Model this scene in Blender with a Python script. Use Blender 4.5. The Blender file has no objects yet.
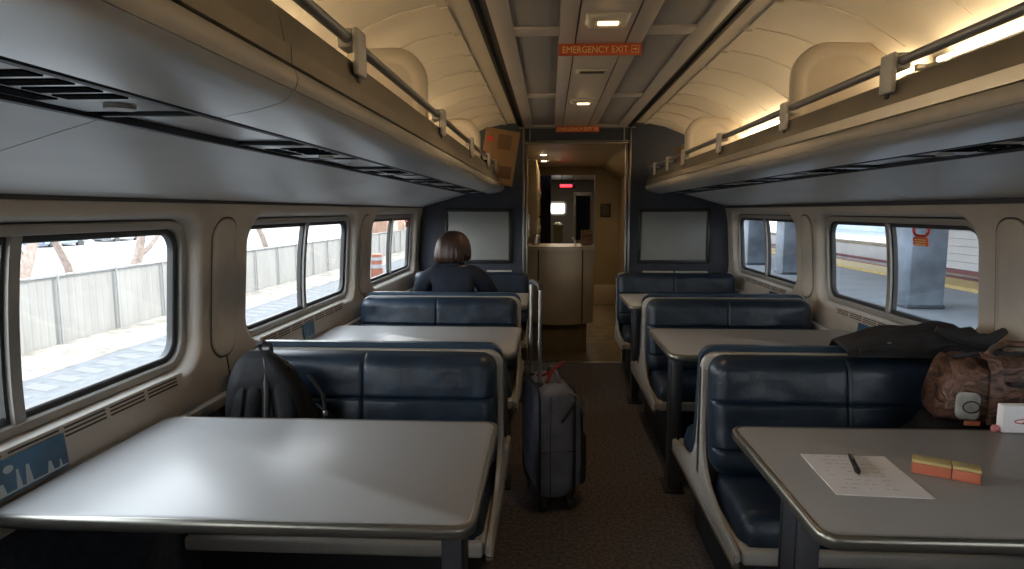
import bpy, bmesh, math, random
from mathutils import Vector, Matrix, noise
R = math.radians
PI = math.pi
random.seed(7)
S = bpy.context.scene
COL = S.collection

# ------------------------------------------------------------------ materials
def nmat(name):
    m = bpy.data.materials.new(name); m.use_nodes = True
    nt = m.node_tree
    b = nt.nodes['Principled BSDF']
    return m, nt, b

def mat(name, col, rough=.5, metal=0., spec=.5, var=0., vscale=8., bump=0., bscale=60., col2=None, stretch=(1, 1, 1), coat=0.):
    m, nt, b = nmat(name)
    b.inputs['Base Color'].default_value = (*col, 1)
    b.inputs['Roughness'].default_value = rough
    b.inputs['Metallic'].default_value = metal
    b.inputs['Specular IOR Level'].default_value = spec
    b.inputs['Coat Weight'].default_value = coat
    tc = nt.nodes.new('ShaderNodeTexCoord')
    mp = nt.nodes.new('ShaderNodeMapping'); mp.inputs['Scale'].default_value = stretch
    nt.links.new(tc.outputs['Object'], mp.inputs['Vector'])
    if var or col2:
        n = nt.nodes.new('ShaderNodeTexNoise'); n.inputs['Scale'].default_value = vscale; n.inputs['Detail'].default_value = 5
        nt.links.new(mp.outputs['Vector'], n.inputs['Vector'])
        r = nt.nodes.new('ShaderNodeValToRGB')
        c2 = col2 or tuple(min(1, c * (1 + var)) for c in col)
        c1 = col if col2 else tuple(c * (1 - var) for c in col)
        r.color_ramp.elements[0].color = (*c1, 1); r.color_ramp.elements[1].color = (*c2, 1)
        r.color_ramp.elements[0].position = .35; r.color_ramp.elements[1].position = .65
        nt.links.new(n.outputs['Fac'], r.inputs['Fac'])
        nt.links.new(r.outputs['Color'], b.inputs['Base Color'])
    if bump:
        n2 = nt.nodes.new('ShaderNodeTexNoise'); n2.inputs['Scale'].default_value = bscale; n2.inputs['Detail'].default_value = 3
        nt.links.new(mp.outputs['Vector'], n2.inputs['Vector'])
        bp = nt.nodes.new('ShaderNodeBump'); bp.inputs['Strength'].default_value = bump; bp.inputs['Distance'].default_value = .004
        nt.links.new(n2.outputs['Fac'], bp.inputs['Height'])
        nt.links.new(bp.outputs['Normal'], b.inputs['Normal'])
    return m

def emit(name, col, strength):
    m, nt, b = nmat(name)
    b.inputs['Base Color'].default_value = (*col, 1)
    b.inputs['Emission Color'].default_value = (*col, 1)
    b.inputs['Emission Strength'].default_value = strength
    return m

def glass_mat(name, tint=(.92, .95, .95)):
    m = bpy.data.materials.new(name); m.use_nodes = True
    nt = m.node_tree; nt.nodes.clear()
    o = nt.nodes.new('ShaderNodeOutputMaterial')
    t = nt.nodes.new('ShaderNodeBsdfTransparent'); t.inputs['Color'].default_value = (*tint, 1)
    g = nt.nodes.new('ShaderNodeBsdfGlossy'); g.inputs['Roughness'].default_value = .03
    f = nt.nodes.new('ShaderNodeLayerWeight'); f.inputs['Blend'].default_value = .5
    pw = nt.nodes.new('ShaderNodeMath'); pw.operation = 'POWER'; pw.inputs[1].default_value = 5
    ma = nt.nodes.new('ShaderNodeMath'); ma.operation = 'MULTIPLY_ADD'; ma.inputs[1].default_value = .92; ma.inputs[2].default_value = .05
    nt.links.new(f.outputs['Facing'], pw.inputs[0]); nt.links.new(pw.outputs[0], ma.inputs[0])
    mx = nt.nodes.new('ShaderNodeMixShader')
    nt.links.new(ma.outputs[0], mx.inputs[0]); nt.links.new(t.outputs[0], mx.inputs[1]); nt.links.new(g.outputs[0], mx.inputs[2])
    nt.links.new(mx.outputs[0], o.inputs['Surface'])
    return m

M = {}
M['wall'] = mat('wall_plastic', (.35, .322, .285), .5, var=.05, vscale=5, bump=.18, bscale=160)
M['wall_low'] = mat('lower_wall_carpet', (.035, .045, .062), .9, var=.25, vscale=40, bump=.4, bscale=300)
M['rubber'] = mat('black_rubber', (.018, .02, .022), .5)
M['winframe'] = mat('window_frame_paint', (.27, .26, .245), .42, metal=.3)
M['glass'] = glass_mat('window_glass')
M['navy'] = mat('navy_leather', (.010, .021, .038), .40, spec=.55, var=.3, vscale=14, bump=.25, bscale=70)
M['blue'] = mat('navy_leather_lit', (.011, .034, .064), .4, spec=.55, var=.2, vscale=12, bump=.2, bscale=70)  # navy leather of the rear cushions, window light put into its colour
M['navy_end'] = mat('navy_leather_end', (.010, .022, .040), .42, spec=.5, var=.25, vscale=12, bump=.2, bscale=70)
M['shell'] = mat('cream_shell', (.40, .375, .335), .38, var=.06, vscale=7)
M['base'] = mat('bench_base', (.012, .012, .014), .7)
M['laminate'] = mat('grey_laminate', (.345, .34, .335), .34, spec=.32, var=.03, vscale=3, bump=.03, bscale=40)
M['edge'] = mat('bronze_edge', (.27, .255, .22), .32, metal=.85)
M['steel'] = mat('brushed_steel', (.5, .49, .47), .3, metal=1, bump=.03, bscale=30, stretch=(1, .05, 1))
M['rod'] = mat('rod_steel', (.30, .30, .30), .42, metal=.8)
M['band'] = mat('band_steel', (.52, .51, .49), .28, metal=.9, bump=.25, bscale=5)
M['post'] = mat('table_post_metal', (.10, .10, .115), .42, metal=.6)
M['carpet'] = mat('aisle_carpet', (.125, .106, .099), 1, spec=.1, var=.35, vscale=60, bump=.5, bscale=400)
M['vinyl'] = mat('galley_vinyl', (.20, .16, .10), .22, var=.15, vscale=6)
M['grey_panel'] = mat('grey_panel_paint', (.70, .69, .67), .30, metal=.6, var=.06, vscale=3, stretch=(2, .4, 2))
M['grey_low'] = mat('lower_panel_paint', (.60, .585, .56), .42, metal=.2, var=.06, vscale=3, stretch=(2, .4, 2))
M['fascia'] = mat('fascia_plastic', (.37, .34, .295), .45, var=.05, vscale=4)
M['lip'] = mat('rack_lip_metal', (.21, .18, .135), .45, metal=.4, var=.12, vscale=5)
M['track'] = mat('track_bronze', (.055, .048, .038), .45, metal=.4)
M['dark'] = mat('dark_gap', (.02, .02, .022), .6)
M['clip'] = mat('clip_plastic', (.50, .47, .41), .45)
M['cove'] = mat('cove_liner', (.68, .60, .47), .5, var=.04, vscale=2)
M['ceil'] = mat('ceiling_panel', (.50, .46, .41), .42, var=.04, vscale=3)
M['ceil_dark'] = mat('ceiling_inset', (.31, .30, .285), .5)
M['divider'] = mat('divider_plastic', (.50, .43, .33), .5, var=.04, vscale=5)
M['bulkhead'] = mat('bulkhead_carpet', (.037, .043, .057), .9, var=.12, vscale=50, bump=.3, bscale=300)
M['board'] = mat('board_grey', (.25, .26, .255), .4, var=.06, vscale=6)
M['slot'] = mat('slot_black', (.006, .006, .006), 1, spec=.05)
M['vent_slot'] = mat('vent_slot_brown', (.06, .05, .042), .9, spec=.1)
M['black'] = mat('black_plastic', (.012, .012, .013), .4)
M['red'] = mat('red_paint', (.55, .045, .02), .5)
M['orange'] = mat('orange_sign', (.52, .085, .022), .5)
M['cream'] = mat('cream_ink', (.75, .58, .25), .6)
M['paper'] = mat('white_paper', (.90, .90, .93), .7)
M['ink'] = mat('grey_ink', (.42, .43, .47), .8)
M['poster'] = mat('poster_blue', (.02, .080, .15), .4, var=.35, vscale=9)
M['poster_ink'] = mat('poster_white', (.34, .40, .43), .5)
M['galley'] = mat('galley_laminate', (.44, .37, .26), .4, var=.05, vscale=4)
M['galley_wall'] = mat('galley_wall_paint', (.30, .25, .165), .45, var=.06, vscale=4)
M['galley_top'] = mat('galley_countertop', (.55, .46, .32), .3)
M['wood'] = mat('box_cardboard', (.27, .15, .06), .7, var=.12, vscale=6)
M['wood2'] = mat('crate_wood', (.20, .095, .03), .6, var=.25, vscale=12, stretch=(1, 1, 8))
M['curtain'] = mat('curtain_navy', (.008, .010, .02), .9, bump=.3, bscale=50)
M['jacket'] = mat('jacket_navy', (.006, .0105, .024), .85, var=.25, vscale=18, bump=.35, bscale=120)
M['trouser'] = mat('trousers_dark', (.02, .02, .025), .9, var=.2, vscale=20)
M['skin'] = mat('skin', (.50, .30, .21), .5, var=.05, vscale=9)
M['hair'] = mat('hair_auburn', (.042, .017, .010), .42, spec=.5, var=.45, vscale=26, stretch=(3, 3, .25), bump=.5, bscale=90)
M['coat'] = mat('coat_black', (.017, .016, .018), .9, var=.3, vscale=16, bump=.5, bscale=140)
M['pack'] = mat('backpack_nylon', (.009, .009, .010), .7, spec=.22, var=.3, vscale=18, bump=.4, bscale=220)
M['case'] = mat('suitcase_nylon', (.165, .172, .215), .62, var=.18, vscale=10, bump=.35, bscale=300)
M['case_dark'] = mat('suitcase_trim', (.018, .018, .021), .6)
M['zip'] = mat('zip_metal', (.30, .27, .22), .35, metal=.9)
M['postit_o'] = mat('block_orange', (.60, .17, .09), .6)
M['postit_y'] = mat('block_yellow', (.62, .50, .20), .6)

def camo():
    m, nt, b = nmat('duffel_pattern')
    b.inputs['Roughness'].default_value = .5
    tc = nt.nodes.new('ShaderNodeTexCoord')
    n = nt.nodes.new('ShaderNodeTexNoise'); n.inputs['Scale'].default_value = 13; n.inputs['Detail'].default_value = 8; n.inputs['Distortion'].default_value = .7
    mp = nt.nodes.new('ShaderNodeMapping'); mp.inputs['Scale'].default_value = (1, 1, 1.8); mp.inputs['Rotation'].default_value = (0, .5, 0)
    r = nt.nodes.new('ShaderNodeValToRGB')
    e = r.color_ramp.elements
    e[0].position = .30; e[0].color = (.018, .010, .007, 1)
    e[1].position = .72; e[1].color = (.34, .24, .18, 1)
    for p, c in ((.42, (.045, .020, .012, 1)), (.50, (.17, .085, .058, 1)), (.57, (.060, .028, .018, 1)), (.64, (.20, .115, .08, 1))):
        x = e.new(p); x.color = c
    nt.links.new(tc.outputs['Object'], mp.inputs['Vector']); nt.links.new(mp.outputs[0], n.inputs['Vector'])
    nt.links.new(n.outputs['Fac'], r.inputs['Fac']); nt.links.new(r.outputs['Color'], b.inputs['Base Color'])
    bp = nt.nodes.new('ShaderNodeBump'); bp.inputs['Strength'].default_value = .8; bp.inputs['Distance'].default_value = .02
    nt.links.new(n.outputs['Fac'], bp.inputs['Height']); nt.links.new(bp.outputs['Normal'], b.inputs['Normal'])
    return m
M['camo'] = camo()

# ------------------------------------------------------------------ helpers
def link(name, me, m, parent=None, smooth=True, angle=40):
    o = bpy.data.objects.new(name, me)
    COL.objects.link(o)
    if m is not None: me.materials.append(m)
    if smooth:
        for p in me.polygons: p.use_smooth = True
        me.set_sharp_from_angle(angle=R(angle))
    if parent is not None: o.parent = parent
    return o

def obj(name, bm, m, parent=None, smooth=True, angle=40, recalc=True):
    if recalc: bmesh.ops.recalc_face_normals(bm, faces=bm.faces[:])
    me = bpy.data.meshes.new(name); bm.to_mesh(me); bm.free()
    return link(name, me, m, parent, smooth, angle)

def tag(o, label=None, cat=None, group=None, kind=None):
    if label: o['label'] = label
    if cat: o['category'] = cat
    if group: o['group'] = group
    if kind: o['kind'] = kind
    return o

def thing(name, label, cat, loc=(0, 0, 0), rot=(0, 0, 0), group=None):
    o = bpy.data.objects.new(name, None); COL.objects.link(o)
    o.location = loc; o.rotation_euler = rot; o.empty_display_size = .1
    return tag(o, label, cat, group)

def struct(o):
    o['kind'] = 'structure'; return o

def B(): return bmesh.new()

def xform(bm, vs, mtx):
    for v in vs: v.co = mtx @ v.co

def box(bm, x0, x1, y0, y1, z0, z1, r=0, seg=2):
    if x0 > x1: x0, x1 = x1, x0
    if y0 > y1: y0, y1 = y1, y0
    if z0 > z1: z0, z1 = z1, z0
    t = bmesh.new()
    bmesh.ops.create_cube(t, size=1)
    for v in t.verts:
        v.co = Vector((x0 + (v.co.x + .5) * (x1 - x0), y0 + (v.co.y + .5) * (y1 - y0), z0 + (v.co.z + .5) * (z1 - z0)))
    if r > 0:
        r = min(r, .49 * min(x1 - x0, y1 - y0, z1 - z0))
        bmesh.ops.bevel(t, geom=t.edges[:], offset=r, segments=seg, profile=.5, affect='EDGES', clamp_overlap=True)
    return merge(bm, t)

def merge(bm, t, mtx=None):
    mp = {}
    out = []
    for v in t.verts:
        n = bm.verts.new(mtx @ v.co if mtx else v.co); mp[v] = n; out.append(n)
    for f in t.faces:
        try: bm.faces.new([mp[v] for v in f.verts])
        except ValueError: pass
    t.free()
    return out

def prism(bm, poly, axis, a0, a1, s=1):
    """closed polygon extruded. axis 'y': poly (x,z); 'x': poly (y,z); 'z': poly (x,y)"""
    def P(p, a):
        if axis == 'y': return (s * p[0], a, p[1])
        if axis == 'x': return (s * a, p[0], p[1])
        return (p[0], p[1], a)
    v0 = [bm.verts.new(P(p, a0)) for p in poly]; v1 = [bm.verts.new(P(p, a1)) for p in poly]
    n = len(poly)
    for i in range(n):
        bm.faces.new((v0[i], v0[(i + 1) % n], v1[(i + 1) % n], v1[i]))
    bm.faces.new(v0[::-1]); bm.faces.new(v1)

def strip_poly(path, t):
    """thicken an open 2D path into a closed polygon, offset to its left by t"""
    out = []
    n = len(path)
    for i, p in enumerate(path):
        a = path[max(0, i - 1)]; b = path[min(n - 1, i + 1)]
        d = Vector((b[0] - a[0], b[1] - a[1])).normalized()
        out.append((p[0] - d.y * t, p[1] + d.x * t))
    return list(path) + out[::-1]

def tube(bm, pts, r, seg=8, closed=False, cap=True, rf=None):
    pts = [Vector(p) for p in pts]
    rings = []
    n = len(pts)
    prev = None
    for i, p in enumerate(pts):
        if closed: d = pts[(i + 1) % n] - pts[i - 1]
        else: d = pts[min(n - 1, i + 1)] - pts[max(0, i - 1)]
        d.normalize()
        if prev is None:
            up = Vector((0, 0, 1)) if abs(d.z) < .9 else Vector((1, 0, 0))
            a = d.cross(up).normalized()
        else:
            a = (prev - d * prev.dot(d)).normalized()
        prev = a
        b = d.cross(a)
        rr = rf(i / max(1, n - 1)) * r if rf else (r[i] if isinstance(r, (list, tuple)) else r)
        rings.append([bm.verts.new(p + (a * math.cos(2 * PI * k / seg) + b * math.sin(2 * PI * k / seg)) * rr) for k in range(seg)])
    m = n if closed else n - 1
    for i in range(m):
        A, Bq = rings[i], rings[(i + 1) % n]
        for k in range(seg):
            bm.faces.new((A[k], A[(k + 1) % seg], Bq[(k + 1) % seg], Bq[k]))
    if cap and not closed:
        bm.faces.new(rings[0][::-1]); bm.faces.new(rings[-1])

def lathe(bm, prof, c=(0, 0, 0), seg=24, axis='z'):
    """prof list of (r, h)"""
    rings = []
    for r, h in prof:
        ring = []
        for k in range(seg):
            a = 2 * PI * k / seg
            q = (r * math.cos(a), r * math.sin(a), h)
            if axis == 'x': q = (h, q[0], q[1])
            if axis == 'y': q = (q[0], h, q[1])
            ring.append(bm.verts.new(Vector(c) + Vector(q)))
        rings.append(ring)
    for i in range(len(rings) - 1):
        for k in range(seg):
            bm.faces.new((rings[i][k], rings[i][(k + 1) % seg], rings[i + 1][(k + 1) % seg], rings[i + 1][k]))
    bm.faces.new(rings[0][::-1]); bm.faces.new(rings[-1])

def rrect(a, b, r, n=6, cu=0., cv=0.):
    """rounded rectangle outline, half sizes a,b (CCW)"""
    out = []
    r = min(r, a * .999, b * .999)
    for (sx, sy, a0) in ((1, 1, 0), (-1, 1, 90), (-1, -1, 180), (1, -1, 270)):
        for k in range(n + 1):
            t = R(a0 + 90 * k / n)
            out.append((cu + sx * (a - r) + r * math.cos(t), cv + sy * (b - r) + r * math.sin(t)))
    return out

def loops(bm, lps, close_first=False, close_last=False, mapf=None):
    rings = []
    for L in lps:
        rings.append([bm.verts.new(mapf(p) if mapf else p) for p in L])
    n = len(rings[0])
    for i in range(len(rings) - 1):
        for k in range(n):
            bm.faces.new((rings[i][k], rings[i][(k + 1) % n], rings[i + 1][(k + 1) % n], rings[i + 1][k]))
    if close_first: bm.faces.new(rings[0][::-1])
    if close_last: bm.faces.new(rings[-1])
    return rings

def pillow(bm, w, h, t, f, nu=40, nv=24, rc=.05, re=.035, su=(), sv=(), depth=.012, sw=.012, belly=.012, wr=0., seed=0.):
    """padded panel: local u in [0,w], v in [0,h]; f(u,v,d)->xyz, d = thickness outwards; su, sv seam positions"""
    def edge(d):
        q = min(max(d / re, 0), 1)
        return math.sqrt(max(0, 1 - (1 - q) ** 2))
    front, back = {}, {}
    us = [w * i / nu for i in range(nu + 1)]; vs = [h * j / nv for j in range(nv + 1)]
    # refine towards rims
    us = sorted(set([w * (.5 - .5 * math.cos(PI * i / nu)) * .5 + .5 * u for i, u in enumerate(us)]))
    vs = sorted(set([h * (.5 - .5 * math.cos(PI * j / nv)) * .5 + .5 * v for j, v in enumerate(vs)]))
    us = sorted(set(us) | {x + e for x in su for e in (-.012, -.005, 0, .005, .012)}); vs = sorted(set(vs) | {x + e for x in sv for e in (-.012, -.005, 0, .005, .012)})
    nu, nv = len(us) - 1, len(vs) - 1
    for i, u in enumerate(us):
        for j, v in enumerate(vs):
            x, y = u - w / 2, v - h / 2
            qx, qy = abs(x) - (w / 2 - rc), abs(y) - (h / 2 - rc)
            if qx > 0 and qy > 0:
                L = math.hypot(qx, qy)
                sd = rc - L
                if sd < 0:
                    k = rc / L
                    x = math.copysign(w / 2 - rc + qx * k, x); y = math.copysign(h / 2 - rc + qy * k, y)
                    sd = 0
            else:
                sd = min(w / 2 - abs(x), h / 2 - abs(y))
            d = t * (.35 + .65 * edge(sd))
            d += belly * edge(sd * .35) * math.cos(PI * x / w) * math.cos(PI * y / h)
            for s in su: d -= depth * math.exp(-((u - s) / sw) ** 2)
            for s in sv: d -= depth * math.exp(-((v - s) / sw) ** 2)
            if wr:
                nn = noise.noise(Vector((u * 7 + seed, v * 11, seed))) + .5 * noise.noise(Vector((u * 19, v * 25 + seed, 3)))
                d += wr * nn * edge(sd)
            front[i, j] = bm.verts.new(f(x + w / 2, y + h / 2, d))
            back[i, j] = bm.verts.new(f(x + w / 2, y + h / 2, 0))
    for i in range(nu):
        for j in range(nv):
            bm.faces.new((front[i, j], front[i + 1, j], front[i + 1, j + 1], front[i, j + 1]))
            bm.faces.new((back[i, j], back[i, j + 1], back[i + 1, j + 1], back[i + 1, j]))
    rim = [(i, 0) for i in range(nu)] + [(nu, j) for j in range(nv)] + [(i, nv) for i in range(nu, 0, -1)] + [(0, j) for j in range(nv, 0, -1)]
    for k in range(len(rim)):
        a, b = rim[k], rim[(k + 1) % len(rim)]
        bm.faces.new((front[a], back[a], back[b], front[b]))

def skin(name, nodes, edges, m, parent=None, sub=2, root=0, flat=None):
    """nodes: list of (pos, radius or (rx,ry)); returns a plain mesh object"""
    me = bpy.data.meshes.new(name + '_tmp')
    me.from_pydata([n[0] for n in nodes], edges, [])
    o = bpy.data.objects.new(name + '_tmp', me); COL.objects.link(o)
    md = o.modifiers.new('s', 'SKIN'); md.use_smooth_shade = True
    for i, n in enumerate(nodes):
        d = me.skin_vertices[0].data[i]
        d.radius = n[1] if isinstance(n[1], tuple) else (n[1], n[1])
        d.use_root = (i == root)
    if sub:
        sm = o.modifiers.new('u', 'SUBSURF'); sm.levels = sub; sm.render_levels = sub
    dg = bpy.context.evaluated_depsgraph_get(); dg.update()
    nm = bpy.data.meshes.new_from_object(o.evaluated_get(dg))
    bpy.data.objects.remove(o); bpy.data.meshes.remove(me)
    nm.name = name
    nm.materials.clear()
    return link(name, nm, m, parent, True, 180)

def text(name, s, size, loc, rot, m, parent, align='CENTER', ext=.0006, sx=1.):
    c = bpy.data.curves.new(name, 'FONT'); c.body = s; c.size = size; c.align_x = align; c.align_y = 'CENTER'; c.extrude = ext
    o = bpy.data.objects.new(name + '_tmp', c); COL.objects.link(o)
    dg = bpy.context.evaluated_depsgraph_get(); dg.update()
    nm = bpy.data.meshes.new_from_object(o.evaluated_get(dg))
    bpy.data.objects.remove(o)
    nm.materials.clear()
    ob = link(name, nm, m, parent, False)
    ob.location = loc; ob.rotation_euler = rot; ob.scale = (sx, 1, 1)
    return ob

# ------------------------------------------------------------------ car geometry
Y0, Y1 = -4.82, 5.80           # rear end of the modelled car, front bulkhead
WZ0, WZ1 = .82, 1.43           # window band of the wall
PROF = [(0, 1.36), (.62, 1.40), (.70, 1.418), (.76, 1.426), (.80, 1.428), (.86, 1.436), (.92, 1.440), (1.0, 1.440), (1.1, 1.436), (1.2, 1.428), (1.3, 1.415), (1.43, 1.388), (1.5, 1.37)]
def PX(z):
    for (za, xa), (zb, xb) in zip(PROF, PROF[1:]):
        if z <= zb: return xa + (xb - xa) * max(0, (z - za)) / (zb - za)
    return PROF[-1][1]
def PQ(s, z): return PX(z) - (.035 if s > 0 else 0)
BAYS = [-3.935, -2.165, -.395, 1.375, 3.145, 4.915]
WZC = 1.122

def side_wall(s, name):
    bm = B()
    for c in BAYS:
        a, b, r = .725, .268, .12
        c0 = c + .02
        base = rrect(a, b, r, 8)
        A, D = .885, None
        seq = []
        # recess (from window frame outwards to the wall face)
        for g, dx in ((-.030, .075), (-.026, .045), (-.016, .016), (-.006, .002), (.010, -.003), (.03, -.002), (.06, 0)):
            L = rrect(a + g, b + g * .6, r + g * .4, 8)
            seq.append([(c0 + u, WZC + v, dx) for u, v in L])
        outer = []
        zt, zb = WZ1 - WZC, WZ0 - WZC
        corners = [(c - .885, zt), (c + .885, zt), (c - .885, zb), (c + .885, zb)]
        for u, v in base:
            U = (.885 + (c - c0)) if u > 0 else (.885 - (c - c0)); V = zt if v > 0 else -zb
            n = max(abs(u) / a, abs(v) / b)
            m_ = max(abs(u) / a, abs(v) / b)
            uu, vv = u / a / m_ * U, v / b / m_ * V
            outer.append([c0 + uu, WZC + vv])
        for (cy, cz) in corners:
            k = min(range(len(outer)), key=lambda i: (outer[i][0] - cy) ** 2 + (outer[i][1] - (WZC + cz)) ** 2)
            outer[k] = [cy, WZC + cz]
        L0 = seq[-1]
        for q in (.33, .66, 1.):
            seq.append([(L0[i][0] * (1 - q) + outer[i][0] * q, L0[i][1] * (1 - q) + outer[i][1] * q, 0) for i in range(len(base))])
        loops(bm, seq, mapf=lambda p: (s * (PQ(s, p[1]) + p[2]), p[0], p[1]))
    # ledge below the windows and the top strip
    for zs in ([.70, .73, .76, .79, WZ0], [WZ1, 1.47, 1.50]):
        for za, zb in zip(zs, zs[1:]):
            f = [bm.verts.new((s * PQ(s, z), y, z)) for y, z in ((Y0, za), (Y1, za), (Y1, zb), (Y0, zb))]
            bm.faces.new(f)
    # outside skin gives the wall its thickness
    f = [(s * 1.50, Y0, 1.5), (s * 1.50, Y1, 1.5)]
    o = struct(obj(name, bm, M['wall'], None, True, 50))
    # lower wall
    bm = B()
    poly = strip_poly([(PQ(s, z), z) for z in (0, .35, .62, .70)], -.05)
    prism(bm, poly, 'y', Y0, Y1, s)
    struct(obj('lower_panel', bm, M['wall_low'], o))
    bm = B()
    box(bm, s * (PQ(s, .70) - .022), s * (PQ(s, .70) + .02), Y0, Y1, .695, .735, .008)
    obj('wall_ledge', bm, M['shell'], o)
    # pilaster covers between the windows
    for c in (-3.05, -1.28, .49, 2.26, 4.03):
        bm = B()
        L = [(u, v) for u, v in rrect(.082, .255, .07, 8)]
        zc = 1.118
        rings = []
        for g, dx in ((0, .002), (-.003, -.006), (-.010, -.010), (-.03, -.011)):
            rings.append([(c + u * (1 + g / .09), zc + v * (1 + g / .26), dx) for u, v in L])
        r_ = loops(bm, rings, False, False, mapf=lambda p: (s * (PQ(s, p[1]) + p[2]), p[0], p[1]))
        last = r_[-1]
        n = len(last)
        # cap by strips so that it follows the curved wall
        for k in range(n // 2):
            a1, a2, b1, b2 = last[k], last[(k + 1) % n], last[n - 1 - k], last[(n - 2 - k) % n]
            try: bm.faces.new((a1, a2, b2, b1) if a2 is not b2 else (a1, a2, b1))
            except ValueError: pass
        obj('pillar_cover', bm, M['wall'], o)
        bm = B()
        for g0, g1 in ((.0, .006),):
            Lo = rrect(.082 + g1, .255 + g1, .075, 8); Li = rrect(.082, .255, .07, 8)
            loops(bm, [[(c + u, zc + v) for u, v in Li], [(c + u, zc + v) for u, v in Lo]], mapf=lambda p: (s * (PQ(s, p[1]) - .0015), p[0], p[1]))
        obj('pillar_seam', bm, M['dark'], o)
        bm = B()
        tube(bm, [(s * (PQ(s, z) - .001), c + .01, z) for z in (.86, .82, .78, .74)], .003, 5)
        obj('panel_joint', bm, M['dark'], o)
    return o

wl = side_wall(-1, 'wall_left')
wr_ = side_wall(1, 'wall_right')

def window(s, c, name):
    zc = WZC - .002; c += .022
    mp = lambda p: (s * (PQ(s, p[1]) + p[2] + .018), p[0], p[1])
    def ring(name, ao, bo, ro, ai, bi, ri, x0, x1, m, par, bev=.004):
        bm = B()
        def L(a, b, r, x): return [(c + u, zc + v, x) for u, v in rrect(a, b, r, 8)]
        seq = [L(ao, bo, ro, x1), L(ao, bo, ro, x0 + bev), L(ao - bev, bo - bev, ro - bev, x0), L(ai + bev, bi + bev, ri + bev, x0), L(ai, bi, ri, x0 + bev), L(ai, bi, ri, x1), L(ao, bo, ro, x1)]
        loops(bm, seq, mapf=mp)
        bmesh.ops.remove_doubles(bm, verts=bm.verts[:], dist=.0001)
        return obj(name, bm, m, par)
    root = struct(ring(name, .700, .249, .105, .668, .222, .082, .022, .060, M['winframe'], None))
    ring('outer_gasket', .720, .266, .12, .6985, .247, .105, .030, .058, M['rubber'], root)
    ring('inner_gasket', .6685, .2225, .082, .645, .203, .062, .036, .060, M['rubber'], root)
    bm = B()
    n = 8
    for k in range(n):
        za, zb = zc - .222 + .444 * k / n, zc - .222 + .444 * (k + 1) / n
        v = [bm.verts.new((s * (PQ(s, z) + d + .018), y, z)) for z in (za, zb) for d in (.024, .056) for y in (c - .016, c + .016)]
        bm.faces.new((v[0], v[1], v[5], v[4])); bm.faces.new((v[2], v[6], v[7], v[3])); bm.faces.new((v[0], v[4], v[6], v[2])); bm.faces.new((v[1], v[3], v[7], v[5]))
    bmesh.ops.remove_doubles(bm, verts=bm.verts[:], dist=.0002)
    obj('mullion', bm, M['winframe'], root)
    bm = B()
    for e in (-.021, .021):
        for k in range(n):
            za, zb = zc - .21 + .42 * k / n, zc - .21 + .42 * (k + 1) / n
            v = [bm.verts.new((s * (PQ(s, z) + d + .018), y, z)) for z in (za, zb) for d in (.036, .056) for y in (c + e - .005, c + e + .005)]
            bm.faces.new((v[0], v[1], v[5], v[4])); bm.faces.new((v[2], v[6], v[7], v[3])); bm.faces.new((v[0], v[4], v[6], v[2])); bm.faces.new((v[1], v[3], v[7], v[5]))
    bmesh.ops.remove_doubles(bm, verts=bm.verts[:], dist=.0002)
    obj('mullion_gasket', bm, M['rubber'], root)
    for e0, e1 in ((-.66, -.0), (.0, .66)):
        bm = B()
        for k in range(n):
            za, zb = zc - .212 + .424 * k / n, zc - .212 + .424 * (k + 1) / n
            bm.faces.new([bm.verts.new((s * (PQ(s, z) + .065), c + y, z)) for y, z in ((e0, za), (e1, za), (e1, zb), (e0, zb))])
        bmesh.ops.remove_doubles(bm, verts=bm.verts[:], dist=.0002)
        obj('pane', bm, M['glass'], root)
k = 0
for s in (-1, 1):
    for c in BAYS:
        k += 1
        window(s, c, 'window_%d' % k)

# floor
bm = B(); box(bm, -1.42, 1.42, Y0, Y1 - .03, -.06, 0)
fl = struct(obj('floor', bm, M['carpet'], None, False))
bm = B(); box(bm, -1.42, 1.42, Y1 - .03, 16, -.06, 0.0)
fl2 = struct(obj('floor_galley', bm, M['vinyl'], None, False))
fl2.name = 'floor.001'
bm = B(); box(bm, -.47, .50, Y1 - .055, Y1 - .015, 0, .006, .003)
struct(obj('trim_1', bm, M['steel']))

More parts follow.
